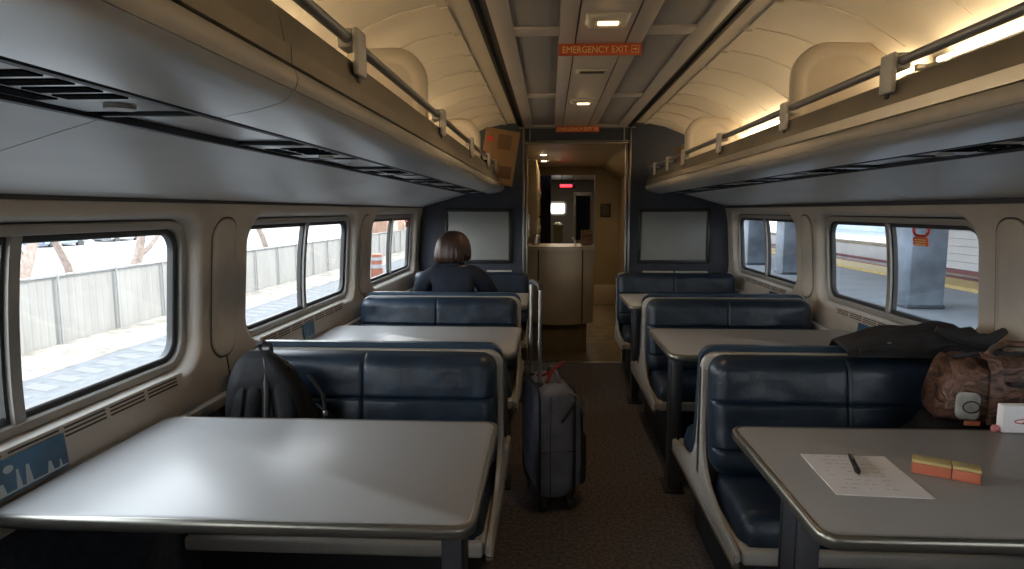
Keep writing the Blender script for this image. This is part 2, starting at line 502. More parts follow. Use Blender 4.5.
# roof: cove on both sides and flat centre
COVE = [(.515, 2.185), (.64, 2.178), (.80, 2.145), (.95, 2.085), (1.08, 2.0), (1.18, 1.90), (1.26, 1.78), (1.30, 1.68), (1.32, 1.60), (1.40, 1.50)]
bm = B()
box(bm, -.46, .46, Y0, Y1, 2.16, 2.20)
ceil = struct(obj('ceiling', bm, M['ceil'], None, False))
for s in (-1, 1):
    bm = B(); prism(bm, strip_poly(COVE, .02), 'y', Y0, Y1, s)
    obj('cove', bm, M['cove'], ceil, True, 30)
    # transverse ribs and the stepped longitudinal seam
    for y in [-4.65 + .375 * i for i in range(28)]:
        bm = B()
        path = [(.655, 2.176), (.72, 2.163), (.80, 2.145), (.88, 2.115), (.95, 2.085), (1.02, 2.042), (1.08, 2.001)]
        prism(bm, strip_poly(path, -.005), 'y', y - .010, y + .010, s)
        obj('rib', bm, M['cove'], ceil)
        bm = B()
        prism(bm, strip_poly([(.615, 2.179), (.648, 2.176)], -.006), 'y', y + .03, y + .345, s)
        obj('seam_plate', bm, M['cove'], ceil)
    # centre ceiling side bands: frame + inset panels
    bm = B()
    box(bm, s * .115, s * .185, Y0, Y1, 2.146, 2.16, .002)
    box(bm, s * .375, s * .455, Y0, Y1, 2.146, 2.16, .002)
    for yb in (-4.69, -3.2, -1.71, -.22, 1.27, 2.76, 4.25, 5.74):
        box(bm, s * .18, s * .38, yb - .055, yb + .055, 2.146, 2.16, .002)
    obj('ceiling_frame', bm, M['ceil'], ceil)
    for yb in (-4.69, -3.2, -1.71, -.22, 1.27, 2.76, 4.25):
        bm = B(); box(bm, s * .187, s * .373, yb + .06, yb + 1.43, 2.154, 2.163, .002)
        obj('ceiling_inset', bm, M['ceil_dark'], ceil)
    bm = B()
    prism(bm, [(.456, 2.20), (.456, 2.150), (.472, 2.150), (.474, 2.176), (.502, 2.178), (.504, 2.160), (.52, 2.160), (.52, 2.20)], 'y', Y0, Y1, s)
    tr = struct(obj('trim_%d' % (2 if s < 0 else 3), bm, M['track']))
    bm = B()
    box(bm, s * .474, s * .484, Y0, Y1, 2.166, 2.172); box(bm, s * .491, s * .501, Y0, Y1, 2.166, 2.172)
    obj('track_slot', bm, M['dark'], tr)
bm = B()
y = Y0
for y0, y1 in ((-4.82, -2.9), (-2.894, -1.4), (-1.394, .1), (.106, 1.6), (1.606, 3.1), (3.106, 4.6), (4.606, 5.8)):
    box(bm, -.109, .109, y0, y1, 2.148, 2.16, .002)
obj('service_panel', bm, M['ceil'], ceil)
bm = B()
for s in (-1, 1): box(bm, s * .109, s * .115, Y0, Y1, 2.155, 2.16)
obj('panel_seam', bm, M['dark'], ceil)

# wall at the back of the modelled part
bm = B(); box(bm, -1.5, 1.5, Y0 - .05, Y0, 0, 2.25)
struct(obj('wall_back', bm, M['wall'], None, False))

# front bulkhead with doorway
DX0, DX1, DZ = -.445, .480, 2.02
def roofline():
    pts = [(x, z - .004) for x, z in COVE]
    left = [(-x, z) for x, z in pts][::-1]
    return left + pts
bm = B()
for s, xd in ((-1, DX0), (1, DX1)):
    poly = [(abs(xd), 0), (1.43, 0), (1.46, .9), (1.43, 1.43), (1.40, 1.50)] + [(x, z + .01) for x, z in COVE[::-1]] + [(.46, 2.19), (abs(xd), 2.19)]
    prism(bm, poly, 'y', Y1, Y1 + .05, s)
box(bm, DX0, DX1, Y1, Y1 + .05, DZ, 2.19)
wf = struct(obj('wall_front', bm, M['bulkhead'], None, False))
bm = B()
for xa, xb in ((DX0 - .025, DX0 - .006), (DX0 + .006, DX0 + .022), (DX1 - .022, DX1 - .006), (DX1 + .006, DX1 + .025)):
    box(bm, xa, xb, Y1 - .018, Y1 + .06, .0, 2.145 if (xa < DX0 - .01 or xb > DX1) else DZ - .006, .004)
box(bm, DX0, DX1, Y1 - .018, Y1 + .06, DZ - .022, DZ - .004, .004)
box(bm, DX0 - .006, DX1 + .006, Y1 - .012, Y1 + .055, DZ + .002, DZ + .010, .002)
for xa in (DX0 + .035, DX1 - .045):
    box(bm, xa, xa + .01, Y1 - .010, Y1, DZ + .01, 2.145, .002)
box(bm, DX0 - .06, DX1 + .06, Y1 - .016, Y1, 2.138, 2.148, .003)
struct(obj('trim_4', bm, M['edge']))
# black joint under the racks
for s, n in ((-1, 5), (1, 6)):
    bm = B(); prism(bm, [(PQ(s, 1.43) + a, b) for a, b in ((-.008, 1.425), (.03, 1.425), (.03, 1.445), (-.008, 1.445))], 'y', Y0, Y1, s)
    struct(obj('trim_%d' % n, bm, M['rubber']))

# ------------------------------------------------------------------ luggage racks
def rack(s, label):
    t = thing('luggage_rack', label, 'luggage rack', (s * .65, 2.2, 1.55))
    ox, oy, oz = s * .65, 2.2, 1.55
    def add(name, bm, m, par=t, **k):
        for v in bm.verts: v.co -= Vector((ox, oy, oz))
        return obj(name, bm, m, par, **k)
    YA, YB = Y0, Y1 - .004
    segs = []
    cuts = [YA, -2.49, -.72, 1.05, 2.82, 4.59, YB]
    for a, b in zip(cuts, cuts[1:]): segs.append((a + .002, b - .002))
    fas = [(.652, 1.638), (.640, 1.630), (.636, 1.617), (.638, 1.606), (.643, 1.598)]
    und = [(.6435, 1.597), (.651, 1.587), (.664, 1.579), (.69, 1.571), (.73, 1.562), (.772, 1.555)]
    low = [(.985, 1.552), (1.08, 1.525), (1.20, 1.490), (1.30, 1.46), (1.378, 1.437)]
    for a, b in segs:
        bm = B(); prism(bm, strip_poly(fas, .012), 'y', a, b, s); add('fascia', bm, M['fascia'])
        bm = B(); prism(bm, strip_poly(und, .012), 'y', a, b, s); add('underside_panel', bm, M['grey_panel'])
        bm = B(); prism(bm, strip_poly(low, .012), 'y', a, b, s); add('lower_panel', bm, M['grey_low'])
    bm = B(); prism(bm, [(.66, 1.60), (.71, 1.588), (1.0, 1.586), (1.37, 1.47), (1.375, 1.52), (1.30, 1.62), (.66, 1.64)], 'y', YA, YB, s)
    add('shelf', bm, M['dark'])
    bm = B(); prism(bm, [(.772, 1.575), (.778, 1.553), (.790, 1.553), (.792, 1.572)], 'y', YA, YB, s)
    prism(bm, [(.968, 1.572), (.970, 1.552), (.985, 1.552), (.985, 1.572)], 'y', YA, YB, s)
    add('groove_seal', bm, M['rubber'])
    bm = B(); prism(bm, [(.792, 1.566), (.968, 1.566), (.968, 1.580), (.792, 1.580)], 'y', YA, YB, s)
    add('strip_panel', bm, M['grey_panel'])
    for y in [-4.48 + .885 * i for i in range(12)]:
        bm = B(); box(bm, s * .796, s * .964, y - .17, y + .17, 1.558, 1.570, .003)
        u = add('reading_light_unit', bm, M['steel'])
        bm = B()
        for k in range(4): box(bm, s * (.812), s * (.90), y - .13 + k * .05, y - .13 + k * .05 + .03, 1.5560, 1.559)
        box(bm, s * .915, s * .950, y - .11, y + .05, 1.5560, 1.559)
        o = add('grille_slot', bm, M['slot'], u)
        bm = B(); lathe(bm, [(.022, 0), (.022, .006), (.016, .008), (.012, .006)], (s * .87, y + .115, 1.552), 14)
        add('lamp_lens', bm, M['clip'], u)
        for dy in (-.21, .21):
            bm = B(); box(bm, s * .794, s * .966, y + dy - .005, y + dy + .005, 1.556, 1.568, .002)
            add('strip_bar', bm, M['black'])
    # metal band and lip above the fascia
    for a, b in segs:
        bm = B(); prism(bm, [(.645, 1.640), (.645, 1.669), (.654, 1.672), (.658, 1.640)], 'y', a, b, s); add('metal_band', bm, M['band'] if s > 0 else M['lip'])
        bm = B(); prism(bm, [(.656, 1.675), (.664, 1.725), (.668, 1.735), (.676, 1.733), (.672, 1.65), (.656, 1.65)], 'y', a, b, s); add('lip_panel', bm, M['lip'])
    bm = B(); tube(bm, [(s * .668, YA + .01, 1.778), (s * .668, YB - .02, 1.778)], .0125, 10)
    rod = add('rail', bm, M['rod'])
    ys = (1.44, 2.55, 3.50, 4.45, 5.0, 5.58) if s < 0 else (.6, 1.72, 2.45, 3.36, 4.25, 4.80, 5.38)
    for y in ys:
        bm = B(); box(bm, s * .640, s * .655, y - .032, y + .032, 1.700, 1.800, .006, 2); box(bm, s * .655, s * .69, y - .028, y + .028, 1.757, 1.799, .006)
        add('rail_clip', bm, M['clip'])
        bm = B(); box(bm, s * .655, s * .666, y + .010, y + .030, 1.69, 1.76, .002)
        add('clip_foot', bm, M['black'])
    # luggage dividers
    for y in (.65, 2.58, 4.52):
        def outl(g):
            x0, x1, z0, z1, r = .715 + g, 1.255 - g, 1.64 + g, 2.045 - g, .13 - g * .7
            pts = [(x0, z0)]
            for q in range(9):
                a_ = R(180 - 90 * q / 8); pts.append((x0 + r + r * math.cos(a_), z1 - r + r * math.sin(a_)))
            # follow the cove on the wall side
            for xx, zz in ((1.0, z1 - .005), (1.09, z1 - .07), (1.17, z1 - .16), (1.235, z1 - .27)): pts.append((xx - g, zz))
            pts.append((x1 - .0, z0 + .06)); pts.append((x1, z0))
            return pts
        bm = B()
        seq = []
        for g, dy in ((0, .018), (0, -.012), (.006, -.018), (.045, -.018), (.052, -.012), (.06, -.012)):
            seq.append([(s * p[0], y + dy, p[1]) for p in outl(g)])
        loops(bm, seq, True, True)
        add('divider', bm, M['divider'], angle=50)
    return t
rack(-1, 'overhead luggage rack with steel rail along the left window wall, above the woman')
rack(1, 'overhead luggage rack with bright metal band along the right wall, above the jacket')

# lamps hidden in the coves (fluorescent tubes behind the rack lips)
M['tube'] = emit('cove_tube', (1.0, .77, .48), 11)
for s, sd in ((-1, 'left'), (1, 'right')):
    for y0 in (-4.8, -3.6, -2.4, -1.2, .0, 1.2, 2.4, 3.6, 4.8):
        y1 = min(y0 + 1.12, 5.74)
        yc = (y0 + y1) / 2
        t = thing('cove_lamp', 'warm fluorescent strip lamp high inside the %s luggage rack on the cove wall' % sd, 'lamp', (s * 1.155, yc, 1.925), group='cove lamps of the %s rack' % sd)
        h = (y1 - y0) / 2
        bm = B(); tube(bm, [(-s * .055, -h + .03, -.012), (-s * .055, h - .03, -.012)], .008, 8); obj('tube', bm, M['tube'], t)
        bm = B(); box(bm, -.006, .006, -h, h, -.035, .010, .003); box(bm, -.062, .062, -h + .005, -h + .03, -.022, .0, .003); box(bm, -.062, .062, h - .03, h - .005, -.022, .0, .003); obj('holder', bm, M['steel'], t)

# ------------------------------------------------------------------ ceiling fittings
M['lens'] = emit('ceiling_lens', (1.0, .62, .30), 1.6)
def clight(y, label):
    t = thing('ceiling_light', label, 'ceiling light', (0, y, 2.148))
    bm = B()
    loops(bm, [rr3(.085, .075, .015, 0), rr3(.085, .075, .015, -.004), rr3(.07, .06, .012, -.022), rr3(.05, .035, .008, -.026), rr3(.045, .03, .008, -.020)], True, True, mapf=lambda p: p)
    obj('housing', bm, M['clip'], t)
    bm = B(); box(bm, -.04, .04, -.045, -.020, -.034, -.021, .004); obj('lens', bm, M['lens'], t)
def rr3(a, b, r, z): return [(u, v, z) for u, v in rrect(a, b, r, 4)]
for y, lb in ((2.58, 'lit ceiling light nearest the camera, before the big exit sign'), (4.42, 'lit ceiling light nearer the doorway, beyond the vent slot'),):
    clight(y, lb)
t = thing('ceiling_vent', 'dark slot vent in the ceiling between the two lit lights', 'vent', (0, 3.5, 2.148))
bm = B(); box(bm, -.085, .085, -.05, .05, -.010, 0, .004); obj('vent_frame', bm, M['clip'], t)
bm = B(); box(bm, -.065, .065, -.022, .022, -.0125, -.009); obj('slot', bm, M['black'], t)

def exit_sign(x0, x1, y, label, cat='sign'):
    w = (x1 - x0); h = .052
    t = thing('emergency_exit_sign', label, cat, ((x0 + x1) / 2, y, 2.147))
    bm = B(); box(bm, -w / 2, w / 2, -.004, .004, -h, 0, .002); obj('sign_plate', bm, M['orange'], t)
    text('lettering', 'EMERGENCY EXIT', .041, (-.022, -.0055, -h / 2 - .002), (R(90), 0, 0), M['cream'], t, sx=(w - .07) / .335)
    bm = B()
    bx = w / 2 - .028
    for a in ((-.017, .017, .0135, .016), (-.017, .017, -.016, -.0135), (-.017, -.0145, -.016, .016), (.0145, .017, -.016, .016)):
        box(bm, bx + a[0], bx + a[1], -.006, -.004, -h / 2 + a[2], -h / 2 + a[3])
    box(bm, bx - .011, bx + .001, -.006, -.004, -h / 2 - .0026, -h / 2 + .0026)
    v = [bm.verts.new((bx + p[0], yy, -h / 2 + p[1])) for yy in (-.006, -.004) for p in ((.011, 0), (0, .009), (0, -.009))]
    bm.faces.new(v[:3]); bm.faces.new(v[3:][::-1])
    for i in range(3): bm.faces.new((v[i], v[3 + i], v[3 + (i + 1) % 3], v[(i + 1) % 3]))
    obj('arrow', bm, M['cream'], t, False)
exit_sign(-.185, .185, 2.95, 'large red emergency exit sign hanging across the ceiling')
exit_sign(-.175, .21, 5.72, 'small far red emergency exit sign above the galley doorway')

# ------------------------------------------------------------------ booths
XO = -.025
W = .985
def bench(s, yc, label, double=True, seatmat=None):
    x0 = XO + s * .37
    t = thing('bench_seat', label, 'bench', (x0, yc, 0))
    X = lambda u: s * u
    # side plate
    half = [(.018, .835), (.022, .82), (.026, .72), (.036, .60), (.055, .52), (.09, .462), (.15, .425), (.25, .400), (.40, .378), (.47, .371), (.49, .360), (.49, .335), (.47, .318)]
    if double:
        poly = half + [(-a, b) for a, b in half[::-1]]
    else:
        poly = [(.05, .835), (.05, .318)] + [(-a, b) for a, b in half[::-1]]
    bm = B()
    n = len(poly)
    def inset(g):
        c = [(p[0], p[1]) for p in poly]
        out = []
        for i, p in enumerate(c):
            a, b = c[i - 1], c[(i + 1) % n]
            d = Vector((b[0] - a[0], b[1] - a[1])).normalized()
            nrm = Vector((-d.y, d.x))
            out.append((p[0] + nrm.x * g, p[1] + nrm.y * g))
        return out
    # orientation check
    area = sum(poly[i - 1][0] * poly[i][1] - poly[i][0] * poly[i - 1][1] for i in range(n))
    sg = 1 if area > 0 else -1
    rings = []
    for u, g in ((.0, .005), (.002, .002), (.004, 0), (.016, 0), (.018, .002), (.020, .005)):
        q = inset(g * sg)
        rings.append([(X(u), p[0], p[1]) for p in q])
    loops(bm, rings, True, True)
    ps = obj('side_shell', bm, M['shell'], t, angle=35)
    # bumper strip along the lower rim
    bm = B(); box(bm, X(-.003), X(.02), -.485, .485 if double else .05, .310, .326, .004)
    obj('bumper', bm, M['edge'], ps)
    # back shell
    bm = B()
    prof = rrect(W / 2, .27, .055, 6)
    yb, yf = (-.022, .022) if double else (-.02, .05)
    loops(bm, [[(X(W / 2 + u), yy, .62 + v) for u, v in rrect(W / 2 - e, .258 - e, .055, 6)] for yy, e in ((yb, .008), (yb + .008, 0), (yf - .008, 0), (yf, .008))], True, True)
    obj('back_shell', bm, M['shell'] if double else M['navy_end'], t)
    # seat pan and lips
    bm = B()
    box(bm, X(.045), X(W), -.455, .455 if double else .05, .318, .352, .006)
    box(bm, X(.028), X(W), -.49, -.452, .322, .370, .012, 3); box(bm, X(.02), X(.06), -.47, .47 if double else .05, .322, .370, .012, 3)
    if double: box(bm, X(.028), X(W), .452, .49, .322, .370, .012, 3)
    obj('seat_frame', bm, M['shell'], t)
    bm = B()
    box(bm, X(.09), X(W), -.40, .40 if double else .05, 0, .318, .01)
    obj('plinth', bm, M['base'], t)
    cm = seatmat or M['navy']
    for dr in ((-1, 1) if double else (-1,)):
        col = cm
        bm = B()
        pillow(bm, W - .045, .40, .112, lambda u, v, d: (X(.034 + u), dr * (.452 - v), .352 + d), 30, 16, .05, .05, su=((W - .045) / 2,), depth=.008, belly=.012, wr=.004, seed=yc + s)
        obj('seat_cushion', bm, M['blue'] if dr > 0 else col, t, angle=60)
        bm = B()
        # leaning padded back with seams
        hb = (.421 if double else .43) if dr < 0 else .443
        ua = (.020 if double else .004) if dr < 0 else .002
        pillow(bm, W - ua - .005, hb, .088, lambda u, v, d: (X(ua + u), dr * (.022 + d + .055 * max(0, 1 - v / hb) ** 1.3), .455 + v), 64, 36, .06, .05, su=((W - .05) * (.5 if s > 0 else .52),), sv=(.10, .265), depth=.009, sw=.005, belly=.006, wr=.005, seed=2 * yc + s + dr)
        obj('backrest_cushion', bm, M['blue'] if dr > 0 else col, t, angle=60)
    return t
SY = (2.33, 3.83, 5.36)
bench(-1, SY[0], 'nearest left navy back-to-back bench, the one carrying the black backpack')
bench(1, SY[0], 'nearest right navy back-to-back bench, under the black jacket and duffel bag')
bench(-1, SY[1], 'far left navy back-to-back bench on which the woman sits')
bench(1, SY[1], 'middle right navy back-to-back bench, between the empty second and third tables')
bench(-1, SY[2], 'left end bench against the bulkhead, facing the woman across her table', double=False, seatmat=M['navy_end'])
bench(1, SY[2], 'right end bench against the bulkhead under the right grey board', double=False, seatmat=M['navy_end'])

def table(s, yc, dy, label):
    xa = XO + s * .345
    L = abs(s * (1.424 if s < 0 else 1.388) - xa)
    t = thing('dining_table', label, 'table', (xa + s * L / 2, yc, 0))
    H = .76
    a, b, r = L / 2, dy / 2, .045
    bm = B()
    loops(bm, [rr3(a - .014, b - .014, r - .012, H - .004 - .028), rr3(a - .014, b - .014, r - .012, H - .001), rr3(a - .016, b - .016, r - .013, H)], True, True)
    obj('tabletop', bm, M['laminate'], t)
    bm = B()
    pr = [(0.0135, -.0005), (.010, .001), (.005, .0), (.0015, -.004), (0, -.010), (0, -.018), (.002, -.026), (.008, -.031), (.0135, -.031)]
    lp = [rr3(a - g, b - g, max(.005, r - g), H + z) for g, z in pr]
    lp.append(lp[0])
    loops(bm, lp)
    bmesh.ops.remove_doubles(bm, verts=bm.verts[:], dist=.0001)
    obj('edge_band', bm, M['edge'], t, angle=60)
    # leg near the aisle: two-part post on a foot plate
    bm = B()
    lx = -s * (L / 2 - .09)
    box(bm, lx - .026, lx + .026, -.065, .065, 0.012, H - .032, .006)
    lg = obj('leg', bm, M['post'], t)
    bm = B()
    box(bm, lx - .0275, lx + .0275, -.05, -.042, .013, H - .034); box(bm, lx - .0275, lx + .0275, .042, .05, .013, H - .034)
    obj('groove', bm, M['rubber'], lg)
    bm = B(); box(bm, lx - .05, lx + .05, -.09, .09, 0, .012, .004); obj('foot_plate', bm, M['base'], lg)
    bm = B(); box(bm, -L / 2 + .03, L / 2 - .005, -.03, .03, H - .06, H - .032, .004); obj('underframe', bm, M['base'], t)
    bm = B()
    wx = s * (L / 2)
    box(bm, wx - .06, wx, -dy / 2 + .05, dy / 2 - .05, H - .058, H - .032, .006)
    obj('wall_bracket', bm, M['shell'], t)
    return t
TY = ((1.535, .66), (3.12, .66), (4.585, .67))
table(-1, *TY[0], 'large grey empty table in the left foreground')
table(1, *TY[0], 'grey table in the right foreground with the paper sheet and pen on it')
table(-1, *TY[1], 'second left grey empty table, behind the bench with the backpack')
table(1, *TY[1], 'second right grey empty table, behind the bench with the jacket')
table(-1, *TY[2], 'left grey table the woman leans on')
table(1, *TY[2], 'furthest right grey table before the bulkhead bench')

# bulkhead fittings
def board(x0, x1, z0, z1, label):
    t = thing('notice_board', label, 'board', ((x0 + x1) / 2, Y1, (z0 + z1) / 2))
    a, b = (x1 - x0) / 2, (z1 - z0) / 2
    bm = B(); box(bm, -a, a, -.014, -.001, -b, b, .004); obj('board_panel', bm, M['board'], t)
    bm = B()
    for g in ((-a - .022, -a + .008, -b - .022, b + .022), (a - .008, a + .022, -b - .022, b + .022), (-a - .022, a + .022, b - .008, b + .022), (-a - .022, a + .022, -b - .022, -b + .008)):
        box(bm, g[0], g[1], -.024, 0, g[2], g[3], .005)
    obj('board_frame', bm, M['black'], t)
board(-1.165, -.59, .945, 1.40, 'grey board in a black frame behind the woman, left of the doorway')
board(.60, 1.20, .950, 1.40, 'grey board in a black frame right of the doorway')
for xs, lb in (((-.80, -.57), 'pale metal ledge strip above the left end bench, beside the woman'), ((.63, .905), 'left one of two pale ledge strips above the right end bench'), ((.925, 1.21), 'right one of two pale ledge strips above the right end bench')):
    bm = B()
    prism(bm, [(Y1 - .001, .830), (Y1 - .001, .856), (Y1 - .030, .856), (Y1 - .036, .850), (Y1 - .036, .838), (Y1 - .028, .838), (Y1 - .026, .846), (Y1 - .006, .846), (Y1 - .006, .830)], 'x', xs[0], xs[1])
    tag(obj('ledge_strip', bm, M['clip']), lb, 'ledge')  # ledge strip fixed flat on the bulkhead, no rail

# ------------------------------------------------------------------ sill vents, cards, pulls
def on_wall(s, y, z, d): return Vector((s * (PQ(s, z) - d), y, z))
def vent(s, y0, y1, z0, z1, label):
    t = thing('air_vent', label, 'vent', (0, 0, 0))
    bm = B()
    mp = lambda p: on_wall(s, p[0], p[1], p[2])
    yc, zc = (y0 + y1) / 2, (z0 + z1) / 2
    loops(bm, [[(yc + u, zc + v, d) for u, v in rrect((y1 - y0) / 2 - g, (z1 - z0) / 2 - g, .01, 3)] for g, d in ((0, .0005), (.002, .004), (.004, .004))], False, False, mapf=mp)
    nseg = 6
    f = [bm.verts.new(mp((y, z, .004))) for y, z in ((y0 + .004, z0 + .004), (y1 - .004, z0 + .004), (y1 - .004, z1 - .004), (y0 + .004, z1 - .004))]
    bm.faces.new(f)
    o = obj('vent_plate', bm, M['wall'], t)
    bm = B()
    n = max(2, round((y1 - y0) / .16))
    st = (y1 - y0 - .04) / n
    for i in range(n):
        ya = y0 + .02 + i * st; yb = ya + st - .018
        for k in range(3):
            z = z0 + .011 + k * (z1 - z0 - .014) / 3
            q = [mp((y, zz, d)) for d in (.0035, .0055) for y, zz in ((ya, z), (yb, z), (yb, z + .0045), (ya, z + .0045))]
            v = [bm.verts.new(p) for p in q]
            bm.faces.new(v[4:]);
            for a in range(4): bm.faces.new((v[a], v[(a + 1) % 4], v[4 + (a + 1) % 4], v[4 + a]))
    obj('slot', bm, M['vent_slot'], t)
vent(-1, .62, 1.98, .826, .872, 'slotted air vent on the sill below the near left window')
vent(-1, 2.55, 3.62, .826, .872, 'slotted air vent on the sill below the middle left window')
vent(1, 2.55, 3.62, .822, .866, 'slotted air vent on the sill below the big right window')
vent(1, 4.35, 5.3, .822, .866, 'slotted air vent on the sill below the far right window')

def card(s, y0, y1, z0, z1, label, big=False, seed=1):
    t = thing('advert_card', label, 'card', (0, 0, 0))
    bm = B()
    q = [on_wall(s, y, z, d) for d in (.006, .010) for y, z in ((y0, z0), (y1, z0), (y1, z1), (y0, z1))]
    # the card leans against the sloping sill: a flat board
    v = [bm.verts.new(p) for p in q]
    bm.faces.new(v[:4]); bm.faces.new(v[4:][::-1])
    for a in range(4): bm.faces.new((v[a], v[4 + a], v[4 + (a + 1) % 4], v[(a + 1) % 4]))
    obj('card_board', bm, M['poster'], t, False)
    P = lambda y, z, d: on_wall(s, y, z0, d) * (1 - (z - z0) / (z1 - z0)) + on_wall(s, y, z1, d) * ((z - z0) / (z1 - z0))
    rng = random.Random(seed)
    bm = B()
    n = 15 if big else 4
    zb = z0 + .006
    up = [(y0 + .004, zb + .004)]
    for i in range(n):
        y = y0 + (y1 - y0) * (i + .5 + rng.uniform(-.25, .25)) / n
        w = (y1 - y0) * rng.uniform(.006, .016)
        h = (z1 - z0) * rng.uniform(.25, .8)
        up += [(y - w, zb + .004), (y - w * .4, z0 + h), (y + w * .4, z0 + h), (y + w, zb + .004)]
    up.append((y1 - .004, zb + .004))
    bs = [bm.verts.new(P(q[0], zb, .0112)) for q in up]; tp = [bm.verts.new(P(q[0], q[1], .0112)) for q in up]
    for i in range(len(up) - 1):
        bm.faces.new((bs[i], bs[i + 1], tp[i + 1], tp[i]))
    if big:
        cy, cz = y0 + (y1 - y0) * .75, z0 + (z1 - z0) * .72
        bm.faces.new([bm.verts.new(P(cy + .014 * math.cos(a * PI / 6), cz + .009 * math.sin(a * PI / 6), .0112)) for a in range(12)])
    obj('print_pattern', bm, M['poster_ink'], t, False, recalc=False)
card(-1, .78, 1.455, .768, .852, 'blue printed card with white streaks at the wall end of the left foreground table', True, 5)
card(-1, 2.98, 3.12, .768, .845, 'small blue card on the sill at the wall end of the second left table', False, 2)
card(1, 3.08, 3.32, .756, .822, 'blue printed card on the sill by the second right table, below the big right window', False, 3)
card(1, 4.48, 4.66, .765, .822, 'small blue and red card on the sill by the furthest right table', False, 4)

def pull(s, y, zt, label, sc=1.):
    t = thing('emergency_window_pull', label, 'window pull', (0, 0, 0))
    bm = B()
    for dy in (-.055, .055):
        tube(bm, [on_wall(s, y + dy * sc, zt, -.016), on_wall(s, y + dy * sc, zt - .02 * sc, -.012), on_wall(s, y + dy * .6 * sc, zt - .035 * sc, -.010)], .006 * sc, 6)
    tube(bm, [on_wall(s, y - .033 * sc, zt - .035 * sc, -.010), on_wall(s, y + .033 * sc, zt - .035 * sc, -.010)], .007 * sc, 6)
    obj('red_handle', bm, M['red'], t)
    bm = B()
    q = [bm.verts.new(on_wall(s, y + a * sc, zt - b * sc, d)) for d in (-.006, -.010) for a, b in ((-.055, .042), (.055, .042), (.055, .078), (-.055, .078))]
    bm.faces.new(q[:4]); bm.faces.new(q[4:][::-1])
    for a in range(4): bm.faces.new((q[a], q[4 + a], q[4 + (a + 1) % 4], q[(a + 1) % 4]))
    pl = obj('label_plate', bm, M['orange'], t, False)
    bm = B()
    for k in range(3):
        z = zt - (.050 + .010 * k) * sc
        bm.faces.new([bm.verts.new(on_wall(s, yy, zz, -.0055)) for yy, zz in ((y - .042 * sc, z), (y + .042 * sc, z), (y + .042 * sc, z - .0035), (y - .042 * sc, z - .0035))])
    obj('print_lines', bm, M['cream'], pl, False, recalc=False)
    return t
pull(1, 2.83, WZC + .205, 'red emergency pull with orange label at the top of the big right window')
pull(-1, 5.28, WZC + .205, 'small red emergency pull at the top of the far left window', .8)

# ------------------------------------------------------------------ things on the tables
TZ = .76
t = thing('paper_sheet', 'white sheet of paper lying on the right foreground table', 'paper', (.545, 1.515, TZ + .0008), (0, 0, R(-3)))
bm = B()
nx, ny = 8, 10
g = [[bm.verts.new((-.106 + .212 * i / nx, -.122 + .244 * j / ny, .0008 + .0016 * max(0, (i / nx - .7)) * (j / ny) + .0006 * math.sin(i * 1.3 + j))) for j in range(ny + 1)] for i in range(nx + 1)]
for i in range(nx):
    for j in range(ny): bm.faces.new((g[i][j], g[i + 1][j], g[i + 1][j + 1], g[i][j + 1]))
r_ = bmesh.ops.extrude_face_region(bm, geom=bm.faces[:])
for v in r_['geom']:
    if isinstance(v, bmesh.types.BMVert): v.co.z = -.0004
obj('sheet', bm, M['paper'], t)
bm = B()
rng = random.Random(3)
for k in range(9):
    y = .10 - .024 * k
    x = -.085
    while x < .07 * (1 if k < 4 else .5):
        w = rng.uniform(.006, .02)
        if rng.random() < .6: bm.faces.new([bm.verts.new((xx, yy, .0042)) for xx, yy in ((x, y), (x + w, y + .001), (x + w, y + .003), (x, y + .002))])
        x += w + .006
obj('handwriting', bm, M['ink'], t, False, recalc=False)

pa, pb = Vector((.538, 1.610, 0)), Vector((.572, 1.492, 0))
pa, pb = Vector((.536, 1.600, 0)), Vector((.533, 1.482, 0))
t = thing('ballpoint_pen', 'black ballpoint pen lying on the white sheet', 'pen', (.546, 1.558, TZ + .0095), (0, 0, R(-16)))
bm = B(); lathe(bm, [(.0008, -.068), (.0026, -.062), (.0055, -.050), (.0064, -.045), (.0064, .045), (.0056, .062), (.003, .063)], seg=12, axis='y'); obj('barrel', bm, M['black'], t)
bm = B(); box(bm, -.0018, .0018, .020, .060, .0055, .0072, .0006); box(bm, -.0018, .0018, .054, .060, .003, .007); obj('pocket_clip', bm, M['steel'], t)
bm = B(); lathe(bm, [(.0066, -.047), (.0070, -.044), (.0070, -.028), (.0064, -.025)], seg=12, axis='y'); obj('grip', bm, M['rubber'], t)

def block(x, y, ang, l, label, marks):
    t = thing('note_pad_block', label, 'note pad', (x, y, TZ + .0005), (0, 0, ang), 'orange and yellow blocks on the right table')
    bm = B(); box(bm, -l / 2, l / 2, -.022, .022, 0, .026, .002); obj('orange_pad', bm, M['postit_o'], t)
    bm = B(); box(bm, -l / 2, l / 2, -.022, .022, .0262, .034, .002); c = obj('yellow_pad', bm, M['postit_y'], t)
    bm = B()
    for a, w, b in marks:
        bm.faces.new([bm.verts.new((a + u, b + v, .0345)) for u, v in ((0, -.003), (w, -.003), (w, .003), (0, .003))])
    obj('printed_marks', bm, M['ink'], c, False, recalc=False)
an = math.atan2(1.473 - 1.535, .797 - .688)
block(.718, 1.534, an, .080, 'left longer of two orange and yellow blocks on the right foreground table', [(-.022, .016, .004), (.008, .014, -.004)])
block(.780, 1.500, an - .02, .056, 'right shorter of two orange and yellow blocks on the right foreground table', [(-.014, .02, 0)])

